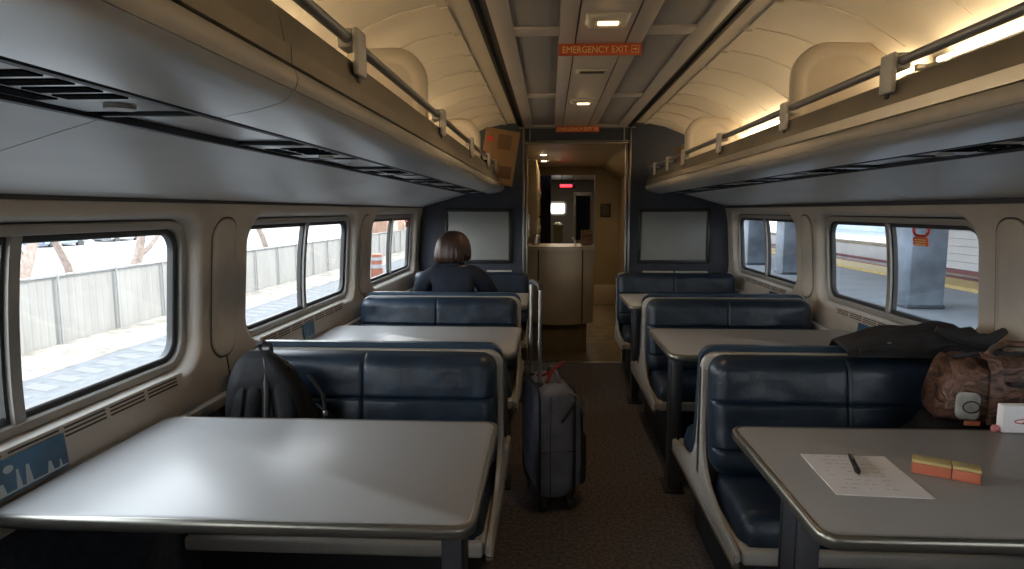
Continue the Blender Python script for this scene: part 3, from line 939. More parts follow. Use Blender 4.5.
t = thing('card_box', 'white carton with a red mark at the far edge of the right foreground table', 'box', (1.178, 1.848, TZ))
bm = B(); box(bm, -.085, .115, -.014, .014, .001, .082, .003); obj('carton', bm, M['paper'], t)
bm = B()
pts = [(-.045 + .075 * math.cos(a) * .5 + .03, .04 + .007 * math.sin(a)) for a in [2 * PI * k / 20 for k in range(20)]]
tube(bm, [(p[0], -.0145, p[1] - .005) for p in pts], .0015, 5, closed=True)
box(bm, -.03, .02, -.0155, -.0140, .030, .033)
obj('red_mark', bm, M['red'], t)
bm = B(); lathe(bm, [(.004, 0), (.010, .002), (.012, .010), (.009, .018), (.003, .021)], (-.098, -.005, .001), 12); obj('pink_tab', bm, mat('pink_plastic', (.6, .2, .2), .5), t)

# ------------------------------------------------------------------ luggage
def suitcase():
    th = R(14)
    t = thing('suitcase', 'dark grey wheeled suitcase with its handle pulled up, standing in the aisle', 'suitcase', (-.226, 2.975, 0), (0, 0, th))
    # local: x = thickness (front pocket at +x), y = width
    w, h0, h1 = .185, .066, .600
    bm = B(); 
    def sect(z, g, gx=0): return [(u, v, z) for u, v in rrect(.088 - g, w - g, .05, 6)]
    zs = [(h0, .03), (h0 + .012, .012), (h0 + .04, .002), (h0 + .12, -.004), (.33, -.006), (h1 - .12, -.004), (h1 - .05, .002), (h1 - .018, .014), (h1, .045)]
    loops(bm, [sect(z, g) for z, g in zs], True, True)
    obj('body', bm, M['case'], t, angle=50)
    # piping on both rims
    for x in (-.082, .084):
        bm = B()
        tube(bm, [(x, u, (h0 + h1) / 2 + v) for u, v in rrect(w + .001, (h1 - h0) / 2 - .004, .06, 6)], .006, 6, closed=True)
        obj('piping', bm, M['case_dark'], t)
    # front pockets
    bm = B()
    pillow(bm, .31, .46, .048, lambda u, v, d: (.086 + d, u - .155, .085 + v), 22, 26, .05, .045, belly=.012, wr=.003)
    pk = obj('front_pocket', bm, M['case'], t)
    bm = B()
    pillow(bm, .27, .26, .026, lambda u, v, d: (.136 + d, u - .135, .10 + v), 18, 18, .04, .028, belly=.006, wr=.003, seed=4)
    obj('small_pocket', bm, M['case_dark'], t)
    bm = B()
    tube(bm, [(.128, -.15, .12), (.132, -.158, .30), (.126, -.150, .46), (.118, -.11, .535), (.118, .05, .548)], .0055, 6)
    obj('zipper', bm, M['case_dark'], pk)
    bm = B()
    tube(bm, [(.05, -.186, .578), (.085, -.186, .562), (.112, -.176, .535), (.130, -.160, .50)], .0055, 6); box(bm, .123, .137, -.166, -.156, .46, .505, .003)
    obj('zip_pull', bm, M['zip'], pk)
    # side seam and side handle
    bm = B()
    tube(bm, [(-.075, -w - .004, .30), (.08, -w - .004, .298)], .0022, 5)
    tube(bm, [(-.03, -w - .002, .08), (-.034, -w - .005, .3), (-.03, -w - .002, .56)], .0022, 5)
    tube(bm, [(.02, -w - .003, .44), (.045, -w - .009, .475), (.062, -w - .009, .50), (.078, -w - .003, .53)], .007, 6)
    obj('side_strap', bm, M['case_dark'], t)
    # telescopic handle on the back (-x)
    hd = None
    for yy in (-.095, .095):
        bm = B(); tube(bm, [(-.062, yy, .56), (-.062, yy, .80)], .0095, 8)
        h_ = obj('handle_tube', bm, M['steel'], t); hd = hd or h_
        bm = B(); tube(bm, [(-.062, yy, .80), (-.062, yy, 1.045)], .0075, 8)
        obj('inner_tube', bm, M['steel'], h_)
    bm = B(); tube(bm, [(-.062, -.105, 1.042), (-.062, -.098, 1.056), (-.062, -.05, 1.064), (-.062, .05, 1.064), (-.062, .098, 1.056), (-.062, .105, 1.042)], .0125, 8)
    obj('grip', bm, M['case_dark'], hd)
    bm = B()
    for yy in (-.095, .095): box(bm, -.078, -.046, yy - .017, yy + .017, .575, .606, .005)
    obj('handle_socket', bm, M['case_dark'], t)
    # carrying handle on top with a red tie
    bm = B(); tube(bm, [(.03, -.10, .595), (.028, -.085, .625), (.025, -.04, .640), (.025, .04, .640), (.028, .085, .625), (.03, .10, .595)], .011, 8)
    obj('carry_handle', bm, M['case'], t)
    bm = B(); tube(bm, [(-.03, -.10, .605), (.0, -.07, .645), (.03, -.02, .655), (.045, .02, .645), (.075, .06, .640), (.09, .09, .652)], .009, 6); tube(bm, [(.0, -.07, .645), (-.04, -.05, .628), (-.05, -.0, .615)], .008, 6)
    obj('red_tie', bm, mat('red_cloth', (.22, .02, .025), .8), t)
    for sx in (-.055, .07):
        for yy in (-.145, .145):
            bm = B(); lathe(bm, [(.012, -.013), (.025, -.012), (.0275, -.006), (.0275, .006), (.025, .012), (.012, .013)], (sx, yy, .028), 16, 'x')
            wh = obj('wheel', bm, M['black'], t)
            bm = B(); box(bm, sx - .018, sx + .018, yy - .018, yy + .018, .044, .085, .006); obj('wheel_fork', bm, M['case_dark'], wh)
suitcase()

def backpack():
    t = thing('backpack', 'black backpack propped against the wall end of the nearest left bench', 'backpack', (-1.150, 2.04, .476), (R(-4), R(-3), R(8)))
    h = .455
    bm = B()
    def sec(z):
        q = z / h
        w = .152 * (1 - .12 * q) * (1 if q < .45 else math.sqrt(max(.03, 1 - ((q - .45) / .57) ** 2.0)))
        d = .085 * (1 - .25 * q) * (1 if q < .75 else math.sqrt(max(.05, 1 - ((q - .75) / .27) ** 2)))
        return w, d
    rings = []
    for i in range(17):
        z = h * i / 16
        w, d = sec(z)
        if i == 0: w, d = w * .9, d * .85
        ring = []
        for u, v in rrect(w, d, min(w, d) * .75, 7):
            k = noise.noise(Vector((u * 16, v * 20, z * 13))) * .014
            ring.append((u * (1 + k * 2) - .035 * (z / h) ** 2, v + k, z))
        rings.append(ring)
    loops(bm, rings, True, True)
    obj('main_bag', bm, M['pack'], t, angle=180)
    # front panel ridge and pockets facing the camera (-y)
    bm = B()
    pillow(bm, .125, .415, .045, lambda u, v, d: (-.150 + u * (1 - .9 * max(0, v - .12)) + .20 * max(0, v - .1), -.060 - d + .10 * v + .25 * max(0, v - .3), .015 + v), 16, 26, .05, .035, su=(.06,), depth=.010, sw=.008, belly=.012, wr=.010, seed=2)
    obj('front_panel', bm, M['pack'], t, angle=180)
    bm = B()
    pillow(bm, .135, .395, .042, lambda u, v, d: (-.005 + u * (1 - .8 * max(0, v - .12)) - .09 * max(0, v - .1), -.060 - d + .10 * v + .25 * max(0, v - .3), .015 + v), 16, 26, .045, .035, su=(.055,), depth=.010, sw=.008, belly=.012, wr=.010, seed=8)
    obj('front_pocket', bm, M['pack'], t, angle=180)
    bm = B(); tube(bm, [(-.012, -.095, .03), (.0, -.098, .18), (.005, -.075, .32), (.0, -.045, .42), (-.03, .0, .458)], .009, 6)
    obj('centre_strap', bm, M['case_dark'], t)
    bm = B(); tube(bm, [(-.035, .03, .445), (-.04, .02, .475), (-.02, .01, .482), (.0, .02, .47), (.0, .03, .44)], .007, 6)
    obj('top_loop', bm, M['case_dark'], t)
    bm = B(); tube(bm, [(.14, -.05, .37), (.185, -.06, .30), (.19, -.07, .20), (.175, -.075, .10)], .007, 6); tube(bm, [(.16, -.06, .27), (.215, -.075, .22), (.225, -.075, .10), (.215, -.07, .03)], .005, 6)
    obj('shoulder_strap', bm, M['pack'], t)
    bm = B()
    for x, z in ((.193, .24), (-.165, .12)): box(bm, x - .008, x + .008, -.089, -.081, z - .009, z + .009, .003)
    obj('buckle', bm, M['zip'], t)
backpack()

# dark bag and patterned duffel on the right bench
t = thing('holdall_bag', 'dark holdall bag lying on the right bench under the brown duffel', 'bag', (1.165, 2.05, .476))
bm = B()
rings = []
for i in range(9):
    q = i / 8; z = .255 * q
    k = math.sqrt(max(.04, 1 - (abs(q - .5) * 2) ** 3.5)) if q not in (0, 1) else .75
    rings.append([(u + .004 * math.sin(9 * v + 5 * q), v, z) for u, v in rrect(.215 * k, .125 * k, .09 * k, 6)])
loops(bm, rings, True, True)
obj('body', bm, M['pack'], t, angle=180)
bm = B(); tube(bm, [(-.14, -.128, .06), (-.12, -.131, .15), (-.06, -.12, .235), (.06, -.12, .235), (.12, -.131, .15), (.14, -.128, .06)], .010, 6); obj('handle', bm, M['case_dark'], t)

def duffel():
    t = thing('duffel_bag', 'brown patterned duffel bag on top of the dark holdall, before the jacket', 'bag', (1.218, 2.06, .732), (0, 0, R(-6)))
    bm = B()
    L = .163
    rings = []
    for i in range(15):
        q = i / 14 * 2 - 1
        k = max(.86, (1 - abs(q) ** 9) ** .4 if abs(q) < 1 else .86)
        x = q * L
        ring = []
        for u, v in rrect(.105 * k, .105 * k, .06 * k, 6):
            n = noise.noise(Vector((x * 11, u * 14, v * 14))) * .014 + (.5 - abs(noise.noise(Vector((x * 22, u * 20, v * 26))))) * .012 - .006
            vv = v + .105
            ring.append((x + n * .6 + .018 * math.sin(v * 20), u * (1 + n * 3) - .0, max(0.0, vv * 1.02 + n)))
        rings.append(ring)
    loops(bm, rings, True, True)
    obj('body', bm, M['camo'], t, angle=180)
    # top zip, straps, handles
    bm = B(); tube(bm, [(-.14, -.02, .20), (-.08, -.03, .217), (0, -.03, .218), (.08, -.03, .216), (.14, -.02, .20)], .008, 6); obj('zipper', bm, M['case_dark'], t)
    for sx in (-.055, .085):
        bm = B()
        prism_pts = [(-.112, .01), (-.116, .1), (-.112, .18), (-.085, .214), (-.03, .224)]
        prism(bm, strip_poly(prism_pts, -.006), 'x', sx - .018, sx + .018)
        obj('strap', bm, M['camo'], t)
    bm = B(); tube(bm, [(-.055, -.05, .218), (-.045, -.065, .245), (-.02, -.072, .260), (.05, -.072, .260), (.075, -.065, .245), (.085, -.05, .218)], .011, 8); obj('handle', bm, M['camo'], t)
    bm = B(); box(bm, -.02, .14, -.127, -.119, .138, .152, .004); obj('buckle_strip', bm, M['case_dark'], t)
    bm = B(); box(bm, .045, .06, -.129, -.124, .148, .158, .002); obj('red_clip', bm, M['red'], t)
    # grey end patch with a printed ring, orange tag beneath
    bm = B()
    pillow(bm, .085, .085, .010, lambda u, v, d: (-.160 + u * .75, -.098 - d - .010 * (u / .085), .024 + v), 8, 8, .02, .012, belly=.004)
    pt = obj('grey_patch', bm, mat('patch_grey', (.33, .33, .31), .6, var=.2, vscale=30), t)
    bm = B(); tube(bm, [(-.127 + .024 * math.cos(a), -.125, .068 + .018 * math.sin(a)) for a in [2 * PI * k / 18 for k in range(18)]], .0022, 5, closed=True)
    obj('printed_ring', bm, M['black'], pt)
    bm = B(); box(bm, -.135, -.09, -.112, -.100, .004, .020, .004); obj('orange_tag', bm, M['postit_o'], t)
duffel()

def coat():
    t = thing('jacket', 'black jacket heaped over the right bench back beside the window', 'jacket', (1.10, 2.33, .905))
    bm = B()
    nx, ny = 46, 26
    x0, x1, y0, y1 = -.245, .27, -.105, .17
    top = {}; bot = {}
    for i in range(nx + 1):
        for j in range(ny + 1):
            a, b = i / nx, j / ny
            x = x0 + (x1 - x0) * a; y = y0 + (y1 - y0) * b
            x += .05 * (b - .5) * (1 - a)
            e = min(1, 6.0 * min(b, 1 - b)) ** .55 * min(1, 9 * (1 - a)) ** .5
            qa = min(1, a / .5); prof = (.010 + .055 * qa * qa * (3 - 2 * qa)) * min(1, a * 14) ** .5
            fold = .010 * (1 - 2 * abs(math.sin(6.5 * (b - .55 * a) + 1.2 + .8 * math.sin(5 * a)))) + .009 * noise.noise(Vector((x * 9, y * 16, 1)))
            hh = e * (prof + fold * min(1, a * 3)) + .004
            sag = -.028 * max(0, abs(b - .45) - .38) / .12
            top[i, j] = bm.verts.new((x, y, max(hh, .004) + sag)); bot[i, j] = bm.verts.new((x, y, 0 + sag))
    for i in range(nx):
        for j in range(ny):
            bm.faces.new((top[i, j], top[i + 1, j], top[i + 1, j + 1], top[i, j + 1])); bm.faces.new((bot[i, j], bot[i, j + 1], bot[i + 1, j + 1], bot[i + 1, j]))
    rim = [(i, 0) for i in range(nx)] + [(nx, j) for j in range(ny)] + [(i, ny) for i in range(nx, 0, -1)] + [(0, j) for j in range(ny, 0, -1)]
    for k in range(len(rim)):
        a, b = rim[k], rim[(k + 1) % len(rim)]
        bm.faces.new((top[a], bot[a], bot[b], top[b]))
    obj('cloth', bm, M['coat'], t, angle=180)
    bm = B()
    pts = []
    for k in range(14):
        a = k / 13
        pts.append((-.23 + .47 * a, -.100 - .006 * math.sin(9 * a), .006 + .032 * a + .008 * math.sin(11 * a)))
    tube(bm, pts, .010, 6)
    obj('sleeve_hem', bm, M['coat'], t)
    bm = B(); lathe(bm, [(.004, 0), (.007, .001), (.007, .003), (.004, .004)], (-.13, -.098, .034), 10); obj('button', bm, M['zip'], t)
    bm = B(); tube(bm, [(.03, -.09, .085), (.10, -.115, .055), (.20, -.115, .055), (.26, -.09, .08)], .022, 8, rf=lambda q: .6 + .4 * math.sin(PI * q)); obj('cuff', bm, M['coat'], t)
coat()

# things in the racks
t = thing('cardboard_box', 'tall brown cardboard box leaning in the left rack beside the doorway', 'box', (-.80, 5.36, 1.642), (0, R(9), R(4)))
bm = B(); box(bm, -.02, .26, -.16, .16, .006, .44, .006); obj('carton', bm, M['wood'], t)
bm = B(); box(bm, .09, .20, -.163, -.158, .28, .40); obj('printed_panel', bm, mat('carton_print', (.16, .085, .035), .7), t)
bm = B(); box(bm, .13, .235, -.163, -.158, .05, .15); obj('printed_block', bm, mat('carton_print_dark', (.13, .07, .03), .7), t)
bm = B(); box(bm, .0, .05, -.163, -.158, .33, .37); obj('red_print', bm, M['red'], t)
t = thing('shoulder_bag', 'small black bag in the left rack before the cardboard box', 'bag', (-.76, 4.86, 1.645))
bm = B()
loops(bm, [[(u, v, z) for u, v in rrect(.07 * k, .11 * k, .05 * k, 5)] for z, k in ((0, .85), (.02, 1), (.10, 1.02), (.17, .9), (.205, .6))], True, True); obj('body', bm, M['pack'], t, angle=180)
bm = B(); tube(bm, [(0, -.08, .18), (0, -.05, .26), (0, .05, .26), (0, .08, .18)], .008, 6); obj('handle', bm, M['case_dark'], t)
t = thing('flat_carton', 'flat orange brown carton in the right rack behind the far divider', 'box', (.98, 4.98, 1.642))
bm = B(); box(bm, -.19, .14, -.22, .22, .001, .26, .006); obj('carton', bm, M['wood'], t)
bm = B(); box(bm, -.19, .14, -.004, .004, .259, .2635); obj('tape', bm, mat('carton_tape', (.55, .35, .14), .4), t)

# ------------------------------------------------------------------ the woman
def person():
    xc, yb = -.865, 4.13
    t = thing('person', 'person with auburn bob hair and dark navy jacket, seated with back to the camera', 'person', (xc, yb, 0))
    N = []
    E_ = []
    def node(p, r, par=None):
        N.append((p, r)); i = len(N) - 1
        if par is not None: E_.append((par, i))
        return i
    pel = node((0, .02, .565), .115)
    wai = node((0, .025, .68), .105, pel)
    che = node((0, .045, .83), .115, wai)
    upc = node((0, .055, .945), .095, che)
    nek = node((0, .060, 1.03), .050, upc)
    he0 = node((0, .068, 1.085), .062, nek)
    he1 = node((0, .078, 1.14), .088, he0)
    he2 = node((0, .076, 1.195), .082, he1)
    he3 = node((0, .070, 1.228), .045, he2)
    hands = []
    for s in (-1, 1):
        sh = node((s * .165, .055, .975), .056, upc)
        el = node((s * .225, .13, .775 + .03), .044, sh)
        wr = node((s * .285, .325, .800), .028, el)
        hands.append((s, (s * .285, .325, .800)))
        hip = node((s * .095, .06, .545), .088, pel)
        kn = node((s * .115, .44, .535), .062, hip)
        an = node((s * .115, .42, .10), .040, kn)
        to = node((s * .125, .54, .045), .036, an)
    body = skin('body', N, E_, M['skin'], t)
    # hands lying on the table: palm, four bent fingers and a thumb
    for s, (wx, wy, wz) in hands:
        hn = []; he = []
        def hnode(p, r, par=None):
            hn.append(((wx + p[0], wy + p[1], wz + p[2]), r)); i = len(hn) - 1
            if par is not None: he.append((par, i))
            return i
        w0 = hnode((0, 0, 0), .024); p0 = hnode((s * .004, .045, -.012), .028, w0)
        for k, (dx, L) in enumerate(((-.026, .9), (-.009, 1.0), (.009, .95), (.026, .78))):
            a = hnode((-s * dx * -1 + s * .006, .075, -.012), .0105, p0)
            b = hnode((s * dx * 1.15 + s * .006, .075 + .036 * L, -.012), .0095, a)
            hnode((s * dx * 1.2 + s * .006, .075 + .066 * L, -.0225), .0080, b)
        q = hnode((-s * .034, .040, -.014), .0115, w0)
        hnode((-s * .050, .075, -.022), .0090, q)
        hd = skin('hand', hn, he, M['skin'], body, 2)
    # face
    bm = B()
    v = [bm.verts.new(p) for p in ((-.010, .166, 1.170), (.010, .166, 1.170), (.015, .168, 1.125), (-.015, .168, 1.125), (0, .190, 1.130), (0, .170, 1.168))]
    for f in ((0, 5, 4, 3), (5, 1, 2, 4), (3, 4, 2)): bm.faces.new([v[i] for i in f])
    bm.faces.new((v[0], v[3], v[2], v[1])); bm.faces.new((v[0], v[1], v[5]))
    obj('nose', bm, M['skin'], body)
    for s in (-1, 1):
        bm = B(); lathe(bm, [(.002, 0), (.012, .003), (.012, .006), (.002, .010)], (s * .034, .158, 1.160), 12, 'y'); obj('eye', bm, M['paper'], body)
        bm = B(); lathe(bm, [(.002, 0), (.026, .004), (.024, .012), (.004, .014)], (s * .082 if s > 0 else -.094, .075, 1.145), 12, 'x'); obj('ear', bm, M['skin'], body)
    bm = B(); box(bm, -.024, .024, .150, .163, 1.088, 1.098, .004); obj('mouth', bm, mat('lips', (.35, .1, .09), .5), body)
    # hair
    bm = B()
    prof = [(1.270, .010, 0), (1.266, .036, 0), (1.254, .064, 0), (1.234, .087, 0), (1.205, .104, 0), (1.17, .114, .0), (1.13, .119, .0), (1.10, .119, .0), (1.082, .116, .0), (1.066, .100, .0), (1.07, .07, 0)]
    rng = random.Random(5)
    nseg = 72
    ph = [rng.uniform(-1, 1) for _ in range(nseg)]
    rings = []
    for z, r, _ in prof:
        ring = []
        for k in range(nseg):
            a = 2 * PI * k / nseg
            q = (1.27 - z) / .22
            front = max(0, math.sin(a))          # opened towards the face (+y)
            rr = r * (1 + .075 * ph[k] * q + .02 * math.sin(5 * a + 2 * q))
            y = math.sin(a) * rr * .98
            if y > 0: y *= 1 - .50 * max(0, q - .35) * front
            dz = (.022 * ph[(k * 3) % nseg] + .020 * math.cos(a)) * max(0, q - .75) * 4
            ring.append((math.cos(a) * rr - .006 * q, .066 + y - .006 * q, z + dz * .6))
        rings.append(ring)
    loops(bm, rings, True, True)
    obj('hair', bm, M['hair'], t, angle=70)
    # jacket: torso and sleeves, one surface
    J = []; JE = []
    def jn(p, r, par=None):
        J.append((p, r)); i = len(J) - 1
        if par is not None: JE.append((par, i))
        return i
    a0 = jn((0, .02, .53), (.15, .128))
    a1 = jn((0, .025, .67), (.145, .122), a0)
    a2 = jn((0, .042, .80), (.152, .130), a1)
    a3 = jn((0, .050, .915), (.140, .118), a2)
    a4 = jn((0, .055, 1.0), (.100, .088), a3)
    a5 = jn((0, .060, 1.040), (.060, .060), a4)
    for s in (-1, 1):
        b0 = jn((s * .125, .052, .995), (.072, .072), a3)
        b1 = jn((s * .198, .066, .935), (.073, .073), b0)
        b2 = jn((s * .232, .105, .835), (.064, .064), b1)
        b3 = jn((s * .262, .245, .808), (.046, .046), b2)
        b4 = jn((s * .279, .300, .806), (.040, .040), b3)
    jk = skin('jacket', J, JE, M['jacket'], t)
    for v in jk.data.vertices:
        n = noise.noise(v.co * 9) * .010 + noise.noise(v.co * 24) * .004
        v.co += v.normal * n
    bm = B()
    tube(bm, [(.062 * math.cos(a), .060 + .062 * math.sin(a) , 1.043 - .012 * math.sin(a)) for a in [2 * PI * k / 20 for k in range(20)]], .016, 7, closed=True)
    obj('collar', bm, M['jacket'], jk)
    T = []; TE = []
    p0 = (0, .02, .56)
    T.append((p0, .13))
    for s in (-1, 1):
        i = len(T)
        T += [((s * .095, .07, .545), .098), ((s * .115, .44, .535), .074), ((s * .115, .425, .30), .062), ((s * .115, .42, .13), .058)]
        TE += [(0, i), (i, i + 1), (i + 1, i + 2), (i + 2, i + 3)]
    skin('trousers', T, TE, M['trouser'], t)
    for s in (-1, 1):
        bm = B()
        loops(bm, [[(s * .118 + u, .48 + v, z) for u, v in rrect(.042 * k, .12 * k2, .038 * k, 5)] for z, k, k2 in ((0.0, .95, .97), (.015, 1.05, 1.02), (.05, 1., .95), (.08, .85, .72), (.10, .7, .5))], True, True)
        obj('shoe', bm, M['black'], t)
person()

# ------------------------------------------------------------------ galley beyond the doorway
def gbox(name, x0, x1, y0, y1, z0, z1, m, r=0.):
    bm = B(); box(bm, x0, x1, y0, y1, z0, z1, r); return struct(obj(name, bm, m))
GY = Y1 + .05
gbox('wall_galley_left', -.62, -.50, GY, 9.5, 0, 2.05, M['galley_wall'])
gbox('wall_galley_right', .80, .92, GY, 9.5, 0, 2.05, M['galley'])
gbox('wall_galley_back', .44, .80, 9.45, 9.55, 0, 2.05, M['galley_wall'])
gbox('ceiling_galley', -.62, .92, GY, 9.55, 2.05, 2.10, M['ceil'])
bm = B(); prism(bm, [(.52, 2.049), (.80, 2.049), (.80, 1.86), (.72, 1.88)], 'y', GY + .02, 9.44); struct(obj('trim_7', bm, M['galley_wall']))
gbox('trim_8', -.50, .44, 9.44, 9.56, 1.93, 2.049, M['galley_wall'], .004)
t = thing('kick_plate', 'shiny metal kick plate at the foot of the corridor wall beyond the counter', 'kick plate', (.62, 9.445, 0))
bm = B(); box(bm, -.175, .175, -.010, -.001, .005, .30, .003); obj('plate', bm, mat('kick_steel', (.66, .58, .44), .3, .5), t)
bm = B()
for x in (-.16, .16): lathe(bm, [(.008, -.013), (.008, -.009), (.004, -.009)], (x, 0, .27), 8, 'y')
obj('screw', bm, M['edge'], t)
t = thing('wall_notice', 'small dark square notice on the corridor wall beyond the doorway', 'notice', (.60, 9.445, 1.41))
bm = B(); box(bm, -.075, .075, -.012, -.001, -.10, .10, .004); obj('notice_frame', bm, M['black'], t)
bm = B(); box(bm, -.055, .055, -.0145, -.0118, -.08, .08); obj('notice_sheet', bm, mat('notice_dark', (.08, .065, .05), .4), t)

def counter():
    t = thing('galley_counter', 'cream curved galley counter beyond the doorway with a cupboard door', 'counter', (-.12, 6.42, 0))
    ox, oy = -.12, 6.42
    x0, x1 = -.455 - ox, .215 - ox
    def fy(x, d=0):
        q = (x - (x0 + x1) / 2 + .02) / ((x1 - x0) / 2)
        return 6.13 - oy + .16 * q * q * .9 - d
    def slab(xa, xb, za, zb, d, depth=None, n=12):
        bm = B()
        xs = [xa + (xb - xa) * i / n for i in range(n + 1)]
        poly = [(x, fy(x, d)) for x in xs] + ([(x, fy(x, d) + depth) for x in xs[::-1]] if depth else [(xb, .33), (xa, .33)])
        prism(bm, poly, 'z', za, zb)
        return bm
    obj('carcass', slab(x0 + .005, x1 - .005, .30, 1.02, -.02), mat('carcass_brown', (.07, .05, .03), .6), t)
    obj('side_panel', slab(x0, -.34 - ox, .30, 1.02, 0, .02), M['galley'], t)
    dr = obj('door', slab(-.325 - ox, .095 - ox, .285, 1.02, 0.004, .022), M['galley'], t)
    bm = B(); lathe(bm, [(.004, 0), (.012, -.004), (.012, -.012), (.006, -.016)], (-.29 - ox, fy(-.29 - ox) - .003, .86), 12, 'y'); obj('knob', bm, M['edge'], dr)
    obj('narrow_panel', slab(.11 - ox, x1, .285, 1.02, 0, .022), M['galley'], t)
    obj('worktop', slab(x0 - .01, x1 + .012, 1.02, 1.055, .02), M['galley_top'], t)
    obj('toe_kick', slab(x0 + .02, x1 - .06, 0.0, .30, -.06), mat('toe_kick_brown', (.24, .18, .10), .4, var=.1), t)
counter()
for i, (y, lb) in enumerate(((7.35, 'nearer of two round downlights in the galley ceiling'), (8.25, 'farther of two round downlights in the galley ceiling'))):
    t = thing('downlight', lb, 'downlight', (-.30, y, 2.05))
    bm = B(); lathe(bm, [(.055, -.001), (.055, -.008), (.040, -.010), (.038, -.003)], (0, 0, 0), 20); obj('trim_ring', bm, M['steel'], t)
    bm = B(); lathe(bm, [(.036, -.009), (.033, -.014), (.015, -.018)], (0, 0, 0), 16); obj('bulb', bm, emit('downlight_bulb%d' % i, (1, .72, .4), 5), t)
t = thing('wooden_crate', 'brown wooden crate standing on the right end of the galley counter', 'crate', (.155, 6.52, 1.056))
bm = B()
for z0, z1 in ((.004, .05), (.056, .102), (.108, .15)):
    box(bm, -.055, .055, -.085, -.075, z0, z1, .002); box(bm, -.055, .055, .075, .085, z0, z1, .002)
    box(bm, -.055, -.045, -.075, .075, z0, z1, .002); box(bm, .045, .055, -.075, .075, z0, z1, .002)
obj('slat_walls', bm, M['wood2'], t)
bm = B(); box(bm, -.048, .048, -.078, .078, 0, .012)
for sx in (-.045, .045):
    for sy in (-.072, .072): box(bm, sx - .006, sx + .006, sy - .006, sy + .006, .0, .15)
obj('crate_frame', bm, M['wood2'], t)
t = thing('napkin_stack', 'white folded napkin leaning against the crate on the galley counter', 'napkin', (.045, 6.45, 1.056), (0, R(-24), 0))
bm = B(); box(bm, -.006, .006, -.05, .05, .0, .085, .003); box(bm, .008, .012, -.045, .045, .003, .075, .002); obj('folded_sheet', bm, M['paper'], t)
t = thing('metal_canister', 'grey metal canister on the left end of the galley counter', 'canister', (-.365, 6.50, 1.056))
bm = B(); lathe(bm, [(.035, 0), (.042, .004), (.042, .080), (.036, .086)]); obj('pot', bm, M['steel'], t)
bm = B(); lathe(bm, [(.040, .087), (.040, .093), (.012, .098), (.012, .106), (.004, .109)]); obj('lid', bm, M['black'], t)
# cupboard on the left galley wall
t = thing('galley_cupboard', 'tall narrow cream cupboard along the left galley wall behind the counter', 'cupboard', (-.43, 8.3, 0))
bm = B(); box(bm, -.069, .055, -1.0, 1.0, 0, 1.98, .004); obj('body', bm, M['galley_wall'], t)
for k, (z0, z1) in enumerate(((.1, .95), (1.0, 1.3), (1.33, 1.93))):
    for y in (-.98, -.48, .02, .52):
        bm = B(); box(bm, .055, .068, y, y + .47, z0, z1, .004); d = obj('door', bm, M['galley'], t)
        bm = B(); box(bm, .068, .078, y + .40, y + .415, (z0 + z1) / 2 - .05, (z0 + z1) / 2 + .05, .003); obj('handle', bm, M['steel'], d)
t = thing('wall_dispenser', 'small steel towel dispenser on the left galley wall above the counter', 'dispenser', (-.50, 6.95, 1.12))
bm = B(); box(bm, .001, .06, -.11, .11, 0, .24, .008); obj('case', bm, M['steel'], t)
bm = B(); box(bm, .058, .064, -.08, .08, .03, .06, .002); obj('slot', bm, M['black'], t)

# next coach seen through the galley
gbox('wall_coach_left', -1.42, -1.36, 9.56, 15.6, 0, 2.2, M['galley_wall'])
gbox('wall_coach_right', 1.36, 1.42, 9.56, 15.6, 0, 2.2, M['galley_wall'])
gbox('wall_coach_end', -1.42, 1.42, 15.5, 15.6, 0, 2.3, mat('coach_end', (.14, .13, .12), .7))
gbox('wall_coach_near', -1.42, -.62, 9.44, 9.56, 0, 2.2, M['galley_wall'])
gbox('wall_coach_near.001', .80, 1.42, 9.44, 9.56, 0, 2.2, M['galley_wall'])
gbox('ceiling_coach', -1.42, 1.42, 9.56, 15.6, 2.15, 2.2, M['ceil'])
def curtain(x0, x1, y, z0, z1, label, n):
    t = thing('curtain', label, 'curtain', ((x0 + x1) / 2, y, z0))
    bm = B()
    pts = []
    k = n * 8
    w = x1 - x0
    for i in range(k + 1):
        pts.append((-w / 2 + w * i / k, .022 * math.sin(2 * PI * n * i / k)))
    prism(bm, strip_poly(pts, .006), 'z', 0, z1 - z0)
    obj('cloth', bm, M['curtain'], t)
    bm = B(); tube(bm, [(-w / 2 - .02, 0, z1 - z0 + .008), (w / 2 + .02, 0, z1 - z0 + .008)], .010, 8); obj('curtain_rail', bm, M['steel'], t)
curtain(-.41, -.205, 9.70, .25, 1.93, 'dark navy curtain hanging left beyond the galley', 4)
curtain(.24, .47, 11.0, .9, 1.66, 'dark navy curtain hanging right of the tall urn, beyond the crate', 5)
bm = B(); box(bm, .22, .50, 11.03, 11.08, .0, 1.72, .004); box(bm, .185, .215, 10.99, 11.05, 0, 1.72, .004)
o = tag(obj('partition_screen', bm, M['galley_wall']), 'cream partition screen behind the right navy curtain in the next coach', 'partition')
t = thing('led_sign', 'red lit display sign hanging under the ceiling beyond the galley', 'sign', (.045, 10.2, 1.80))
bm = B(); box(bm, -.115, .135, .0, .04, -.035, .035, .004); obj('sign_case', bm, M['black'], t)
bm = B()
for k in range(6): box(bm, -.105 + k * .032, -.105 + k * .032 + .027, -.004, .001, -.020, .020)
obj('lit_segments', bm, emit('led_red', (1.0, .02, .03), 2.6), t)
bm = B()
for x in (-.08, .1): tube(bm, [(x, .02, .034), (x, .02, .35)], .006, 6)
obj('hanger', bm, M['black'], t)
t = thing('steel_urn', 'tall greenish steel urn standing beyond the galley below the bright window', 'urn', (-.09, 10.6, 0))
bm = B(); lathe(bm, [(.10, 0), (.10, .03), (.085, .05), (.085, 1.12), (.095, 1.14), (.095, 1.17), (.06, 1.20), (.02, 1.22)]); obj('urn_body', bm, mat('urn_steel', (.30, .31, .22), .35, .8), t)
